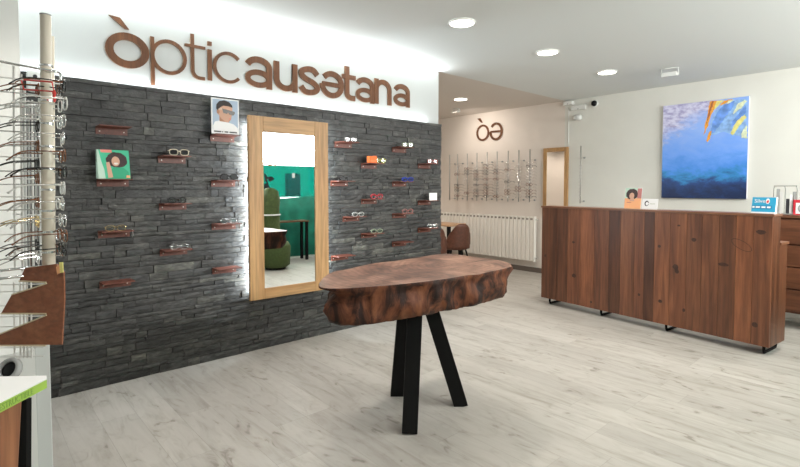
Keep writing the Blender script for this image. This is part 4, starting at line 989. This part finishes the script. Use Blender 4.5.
# alarm box on the partition seen between the wires
q = on(27, 91, 1, YS-.05); r2 = on(40.5, 71, 1, YS-.05)
t2 = thing('alarm_box', 'white rounded wall box with dark dot behind the pole rack', 'box', (q.x, YP, q.z), world=True)
b = MB(); b.box((q.x, YS-.05, q.z), (r2.x, YS-.0005, r2.z), M['whiteplastic']); b.build('housing', t2, bevel=.02)
b = MB(); b.lathe((q.x+(r2.x-q.x)*.6, YS-.051, q.z+(r2.z-q.z)*.72), [(.012, 0), (.010, .003), (0, .004)], M['ink'], 12, (0, -1, 0)); b.build('lens', t2)

# glasses on the rack: temples towards the left edge, fronts to the right of the pole
gm = [('silver', 'lens', 'silver wire'), ('blackace', 'lens', 'black'), ('silver', 'lens', 'silver wire'), ('tort', 'lens', 'tortoise brown'), ('whitemetal', 'lens', 'white')]
base = {}
posn = ['on the top row', 'on the second row', 'on the third row', 'on the fourth row', 'on the fifth row', 'on the sixth row', 'on the seventh row', 'on the eighth row', 'on the ninth row', 'on the tenth row', 'on the lowest row']
for k, yy in enumerate([89, 106, 123, 140, 157, 173, 189, 205, 221, 236, 250]):
    for j, (px, dd) in enumerate(((62.5, 1.56), (60, 1.72))):
        if j == 1 and k in (3, 6): continue
        m1, m2, nm_ = gm[(k*3+j*2+1) % 5]
        key = m1+m2
        if key not in base: o = base[key] = make_glasses(M[m1], M[m2], .0018 if m1 in ('silver', 'gold') else .0022, folded=False)
        else: o = dup(base[key])
        q = at(px, yy, dd); o.location = (q.x, q.y, q.z-.018); o.rotation_euler = (0, 0, radians(90)+random.uniform(-.08, .08))
        o['label'] = '%s glasses %s of the pole rack, %s column' % (nm_, posn[k], ('nearer' if j == 0 else 'rear')); o['group'] = 'glasses on the pole rack'
# hmm: front faces +x, temples to -x
# nearer glasses at the extreme left: only curved temple tips reach into the picture
for k, (yy, m1) in enumerate(((88, 'tort'), (107, 'silver'), (126, 'blackace'), (146, 'tort'), (165, 'blackace'), (180, 'tort'), (205, 'tort'), (225, 'gold'), (250, 'blackace'), (263, 'silver'))):
    b = MB(); q = at(19, yy-4, 1.5); d = Vector((-1, -.02, 0))
    for s_ in (0, .10):
        o_ = Vector((0, s_, -.004*s_))
        b.tube(smoothpts([q+o_, q+o_+Vector((-.02, 0, -.003)), q+o_+Vector((-.05, 0, -.016)), q+o_+Vector((-.066, 0, -.030))], 4), [.0018]*12+[.003], M[m1], 6)
    for sx in (.028, .082): b.tube([q+Vector((.05, sx-.005+.022*cos(a_), -.006+.018*sin(a_))) for a_ in [2*pi*i_/14 for i_ in range(14)]], .0018, M[m1], 5, closed=True)
    b.tube([q, q+Vector((.05, 0, .004))], .0018, M[m1], 5); b.tube([q+Vector((0, .1, 0)), q+Vector((.05, .1, .004))], .0018, M[m1], 5)
    tag(b.build('eyeglasses'), '%s glasses with temple tips curling out, %s at the left picture edge' % ({'tort': 'brown', 'silver': 'silver', 'blackace': 'black', 'gold': 'gold'}[m1], ('topmost', 'second from top', 'third from top', 'fourth from top', 'fifth from top', 'fifth from bottom', 'fourth from bottom', 'third from bottom', 'second from bottom', 'lowest')[k]), 'glasses', 'glasses at the left picture edge')

# serrated reddish board
dB = 1.52
poly = [(63.6, 266), (64.2, 300), (61.8, 344.8), (-30, 344.8), (-30, 347), (0, 334.5), (46, 315.2), (46, 314.2), (1, 314), (11.6, 294.8), (46, 284), (46, 282.6), (19, 281), (30, 262), (43, 268)]
poly = [(63.6, 272), (64.2, 300), (61.8, 344.8), (-26, 344.8), (0, 333.8), (46.5, 315.2), (46, 313.8), (1, 313.6), (11.6, 294.8), (46.5, 283.6), (46, 282.4), (19, 281), (25, 268), (56, 264)]
t = thing('serrated_display_board', 'reddish brown board with two toothed notches at left edge', 'display board', at(40, 344.8, dB), world=True)
b = MB(); b.prism([at(x, y, dB) for x, y in poly], CF*.006, M['redwood']); b.build('board', t)
for (a_, c_) in (((46.5, 283.6), (11.6, 294.8)), ((46.5, 315.2), (-5, 336)), ((46, 313.8), (1, 313.6)), ((46, 282.4), (19, 281)), ((46, 345.6), (-20, 345.6))):
    b = MB(); b.obox(at(*a_, dB-.002), at(*c_, dB-.002), .004, .004, M['boardedge']); b.build('edging', t)
# wires in the notches
t = thing('wire_shelf', 'white wire shelf grid seen through the notches of the board', 'wire shelf', at(20, 360, 1.66), world=True)
b = MB()
for x in (14, 20, 23.5, 27, 31): b.tube([at(x, 282, 1.68), at(x+.6, 358, 1.68)], .0028, M['whitemetal'], 6)
for y in (284, 291, 305, 316, 326, 347, 356): b.tube([at(-10, y+1, 1.66), at(44, y, 1.69)], .0022, M['whitemetal'], 6)
b.build('grid', t)
# white plinth
q1 = at(51.5, 400, 1.95); zt = 1.4-(345-188)/485*1.95
t = thing('display_plinth', 'pale grey white plinth standing under the serrated board', 'plinth', (q1.x-.1, q1.y+.1, 0), world=True)
b = MB(); q2 = at(36, 400, 1.92); b.box((q2.x, q2.y, 0), (q1.x, q2.y+.35, zt+.02), M['frosted']); b.build('side_panel', t, bevel=.004)
b = MB(); q3 = at(25, 400, 1.88); b.box((q3.x-.3, q2.y-.02, 0), (q2.x-.0005, q2.y+.33, zt), M['whiteplastic']); b.build('front_panel', t)
# round grey magnifier / loupe
q = at(11, 370, 1.45); t = thing('table_magnifier', 'round grey lens with dark ring peeking above the white leaflet', 'magnifier', q-Vector((0, 0, .05)), world=True)
b = MB(); b.lathe(q, [(.026, -.01), (.034, 0), (.034, .012), (.026, .02), (.022, .01)], M['acry'], 24, -CF+Vector((0, 0, .5))); b.build('ring', t, smooth=True)
b = MB(); b.lathe(q, [(0, .012), (.012, .012), (.022, .006)], M['darklens'], 20, -CF+Vector((0, 0, .5))); b.build('lens', t, smooth=True)
b = MB(); b.tube([q-Vector((0, 0, .02)), q-Vector((0, -.02, .09))], .006, M['acry'], 8); b.build('stem', t)
# white leaflet tray with green lettered edge
ZF = .985; A = on(46.5, 375.5, 2, ZF); B = on(-30, 377, 2, ZF); C = on(-30, 417, 2, ZF); D = on(46.5, 378.5, 2, ZF); thk = .021
t = thing('leaflet_tray', 'white tray with lime green lettered front edge, lower left corner', 'leaflet', C, world=True)
b = MB(); b.prism([A, B, C, D], (0, 0, -thk), M['white']); b.build('tray', t)
dd = (D-C).normalized(); nrm = Vector((dd.y, -dd.x, 0)); nrm = nrm if nrm.dot(CF) < 0 else -nrm
b = MB(); e0 = C+nrm*.0006; e1 = D+nrm*.0006; b.add([e0-Vector((0, 0, thk*.99)), e1-Vector((0, 0, thk*.99)), e1-Vector((0, 0, thk*.12)), e0-Vector((0, 0, thk*.12))], [(0, 1, 2, 3)], M['limeprint']); b.build('green_band', t)
st = on(1, 404.5, 2, ZF-thk*.75)
def along(px):   # parameter on C-D line seen at px
    lo, hi = 0, 1
    for _ in range(40):
        m_ = (lo+hi)/2; q = C+(D-C)*m_-Vector((0, 0, CH)); X = 400+FL*q.dot(CR)/q.dot(CF)
        if X < px: lo = m_
        else: hi = m_
    return C+(D-C)*lo
s0 = along(-1.5); s1 = along(32)
mw = Matrix.Translation(s0+nrm*.0012+Vector((0, 0, -thk*.82))-C) @ Matrix(((dd.x, 0, nrm.x, 0), (dd.y, 0, nrm.y, 0), (0, 1, 0, 0), (0, 0, 0, 1)))
tx = text('ESTRUCTIBLE', M['limetext'], .0175, 'lettering', t, mw, .0002)
tx.matrix_basis = mw @ Matrix.Scale((s1-s0).length/max(.001, tx.dimensions.x), 4, (1, 0, 0))
# wooden block under it
t = thing('live_edge_stand', 'orange brown wooden stand carrying the white tray, bottom left corner', 'stand', at(0, 560, 1.05), world=True)
zb = ZF-thk-.0008
p_ = [on(24.5, 400, 2, zb), on(-40, 424, 2, zb), on(-40, 380, 2, zb)]
pe = along(26); r_ = (pe-C).normalized()
t1 = Vector((pe.x, pe.y, zb))-nrm*.008; t0 = Vector((C.x, C.y, zb))-nrm*.008; bk = -nrm*.16
bx = t1-dd*.05; sh = Vector((-dd.x, -dd.y, 0))*.10
b = MB(); b.add([t0, t1, t1+bk, t0+bk]+[Vector((v.x, v.y, 0)) for v in (t0+sh, t1+sh*1.0, t1+bk+sh, t0+bk+sh)], [(0,1,2,3),(7,6,5,4),(0,4,5,1),(1,5,6,2),(2,6,7,3),(3,7,4,0)], M['rustwood']); b.build('block', t, bevel=.004)
b = MB(); u1 = t1+bk*.6+dd*.002; b.box((0, 0, 0), (0, 0, 0), M['black'])
b = MB(); K_ = [at(12, 400, 1.42), at(26.5, 400, 1.42), at(25, 700, 1.42*.99), at(-10, 700, 1.42*.99)]; b.prism(K_, CF*.02, M['black']); b.build('back_plate', t)  # black sheet put in for the dark gap beside the block
# yellow and orange label at the top of the board
q = at(56, 272, 1.56); t = thing('price_label', 'tiny yellow and orange label beside the foot of the cream pole', 'label', q, world=True)
b = MB(); b.prism([at(x, y, 1.51) for x, y in ((59, 262.5), (62.5, 262), (63, 272.5), (60, 273))], CF*.003, M['yellow']); b.build('yellow_half', t)
b = MB(); b.prism([at(x, y, 1.51) for x, y in ((56, 267), (59, 264.5), (60, 273), (57, 274.5))], CF*.003, M['peach']); b.build('orange_half', t)
for o in EMPT:
    if '_o' in o: del o['_o']

# ------------------------------------------------------------------ light
def area(name, loc, rot, sx, sy, power, col=(1, 1, 1), spread=None):
    l = bpy.data.lights.new(name, 'AREA'); l.shape = 'RECTANGLE'; l.size = sx; l.size_y = sy; l.energy = power; l.color = col
    if spread: l.spread = spread
    o = bpy.data.objects.new(name, l); COL.objects.link(o); o.location = loc; o.rotation_euler = rot; return o
def spot(name, loc, power, col=(1, .94, .86), ang=118, blend=.9, rot=(0, 0, 0), r=.09):
    l = bpy.data.lights.new(name, 'SPOT'); l.energy = power; l.color = col; l.spot_size = radians(ang); l.spot_blend = blend; l.shadow_soft_size = r
    o = bpy.data.objects.new(name, l); COL.objects.link(o); o.location = loc; o.rotation_euler = rot; return o
# daylight through the shop windows
area('daylight_main', (4.46, YW-.35, 2.18), (radians(84), 0, 0), 4.4, .62, 250, (1, .99, .965))
# led strips
area('led_slate_top', ((SX0+3.97)/2, YS+.018, 2.150), (radians(180-18), 0, 0), 3.97-SX0, .018, 5, (.90, .96, 1))
area('led_cove', ((XL+4.1)/2, YP-.018, H-.06), (radians(180+46), 0, 0), 4.1-XL, .02, 62, (.94, .98, 1))
for x, s_ in ((1.800, 1), (2.49, -1)):
    area('led_mirror_side', (x, 3.868, 1.23), (0, radians(90*s_), 0), 1.45, .02, 14, (.80, .92, 1))
for q in LP[:3]: spot('downlight_and_fill', (q.x, q.y, H-.03), 85)
spot('downlight_and_fill', (LP[3].x, LP[3].y, H-.03), 70, (1, .88, .76))
for x, y in ((5.68, 6.7), (4.2, 4.95), (4.2, 6.7), (3.1, 6.2), (3.1, 7.0)): spot('downlight_and_fill', (x, y, H-.03), 70, (1, .88, .76))  # unseen warm fill spots, added to brighten the alcove
for x, y in ((1.76, 2.66), (.4, 2.66), (3.07, .6), (4.4, .6), (5.7, .6), (1.7, .6), (0, .6)): spot('downlight_and_fill', (x, y, H-.03), 62)  # out-of-view fill spots, added to lift the main room
q = on(456, 108.5, 2, H)
s = spot('alcove_flood', (q.x-.1, q.y, H-.12), 30, (1, .90, .80), 130, 1, r=.04); s.rotation_euler = (Vector((XE, 5.45, 2.1))-s.location).to_track_quat('-Z', 'Y').to_euler()
w = bpy.data.worlds.new('World'); sc.world = w; w.use_nodes = True
w.node_tree.nodes['Background'].inputs[0].default_value = (1, 1, 1, 1); w.node_tree.nodes['Background'].inputs[1].default_value = 3.0

# ------------------------------------------------------------------ camera
cam = bpy.data.cameras.new('Camera'); co = bpy.data.objects.new('Camera', cam); COL.objects.link(co)
cam.sensor_width = 36; cam.lens = 36*FL/800; cam.shift_y = -(233.5-CY)/800; cam.clip_start = .05
co.location = (0, 0, CH); co.rotation_euler = (pi/2-PITCH, 0, TH-pi/2); sc.camera = co
sc.view_settings.view_transform = 'Standard'; sc.view_settings.look = 'None'; sc.view_settings.exposure = 0; sc.view_settings.gamma = 1; sc.view_settings.use_curve_mapping = False
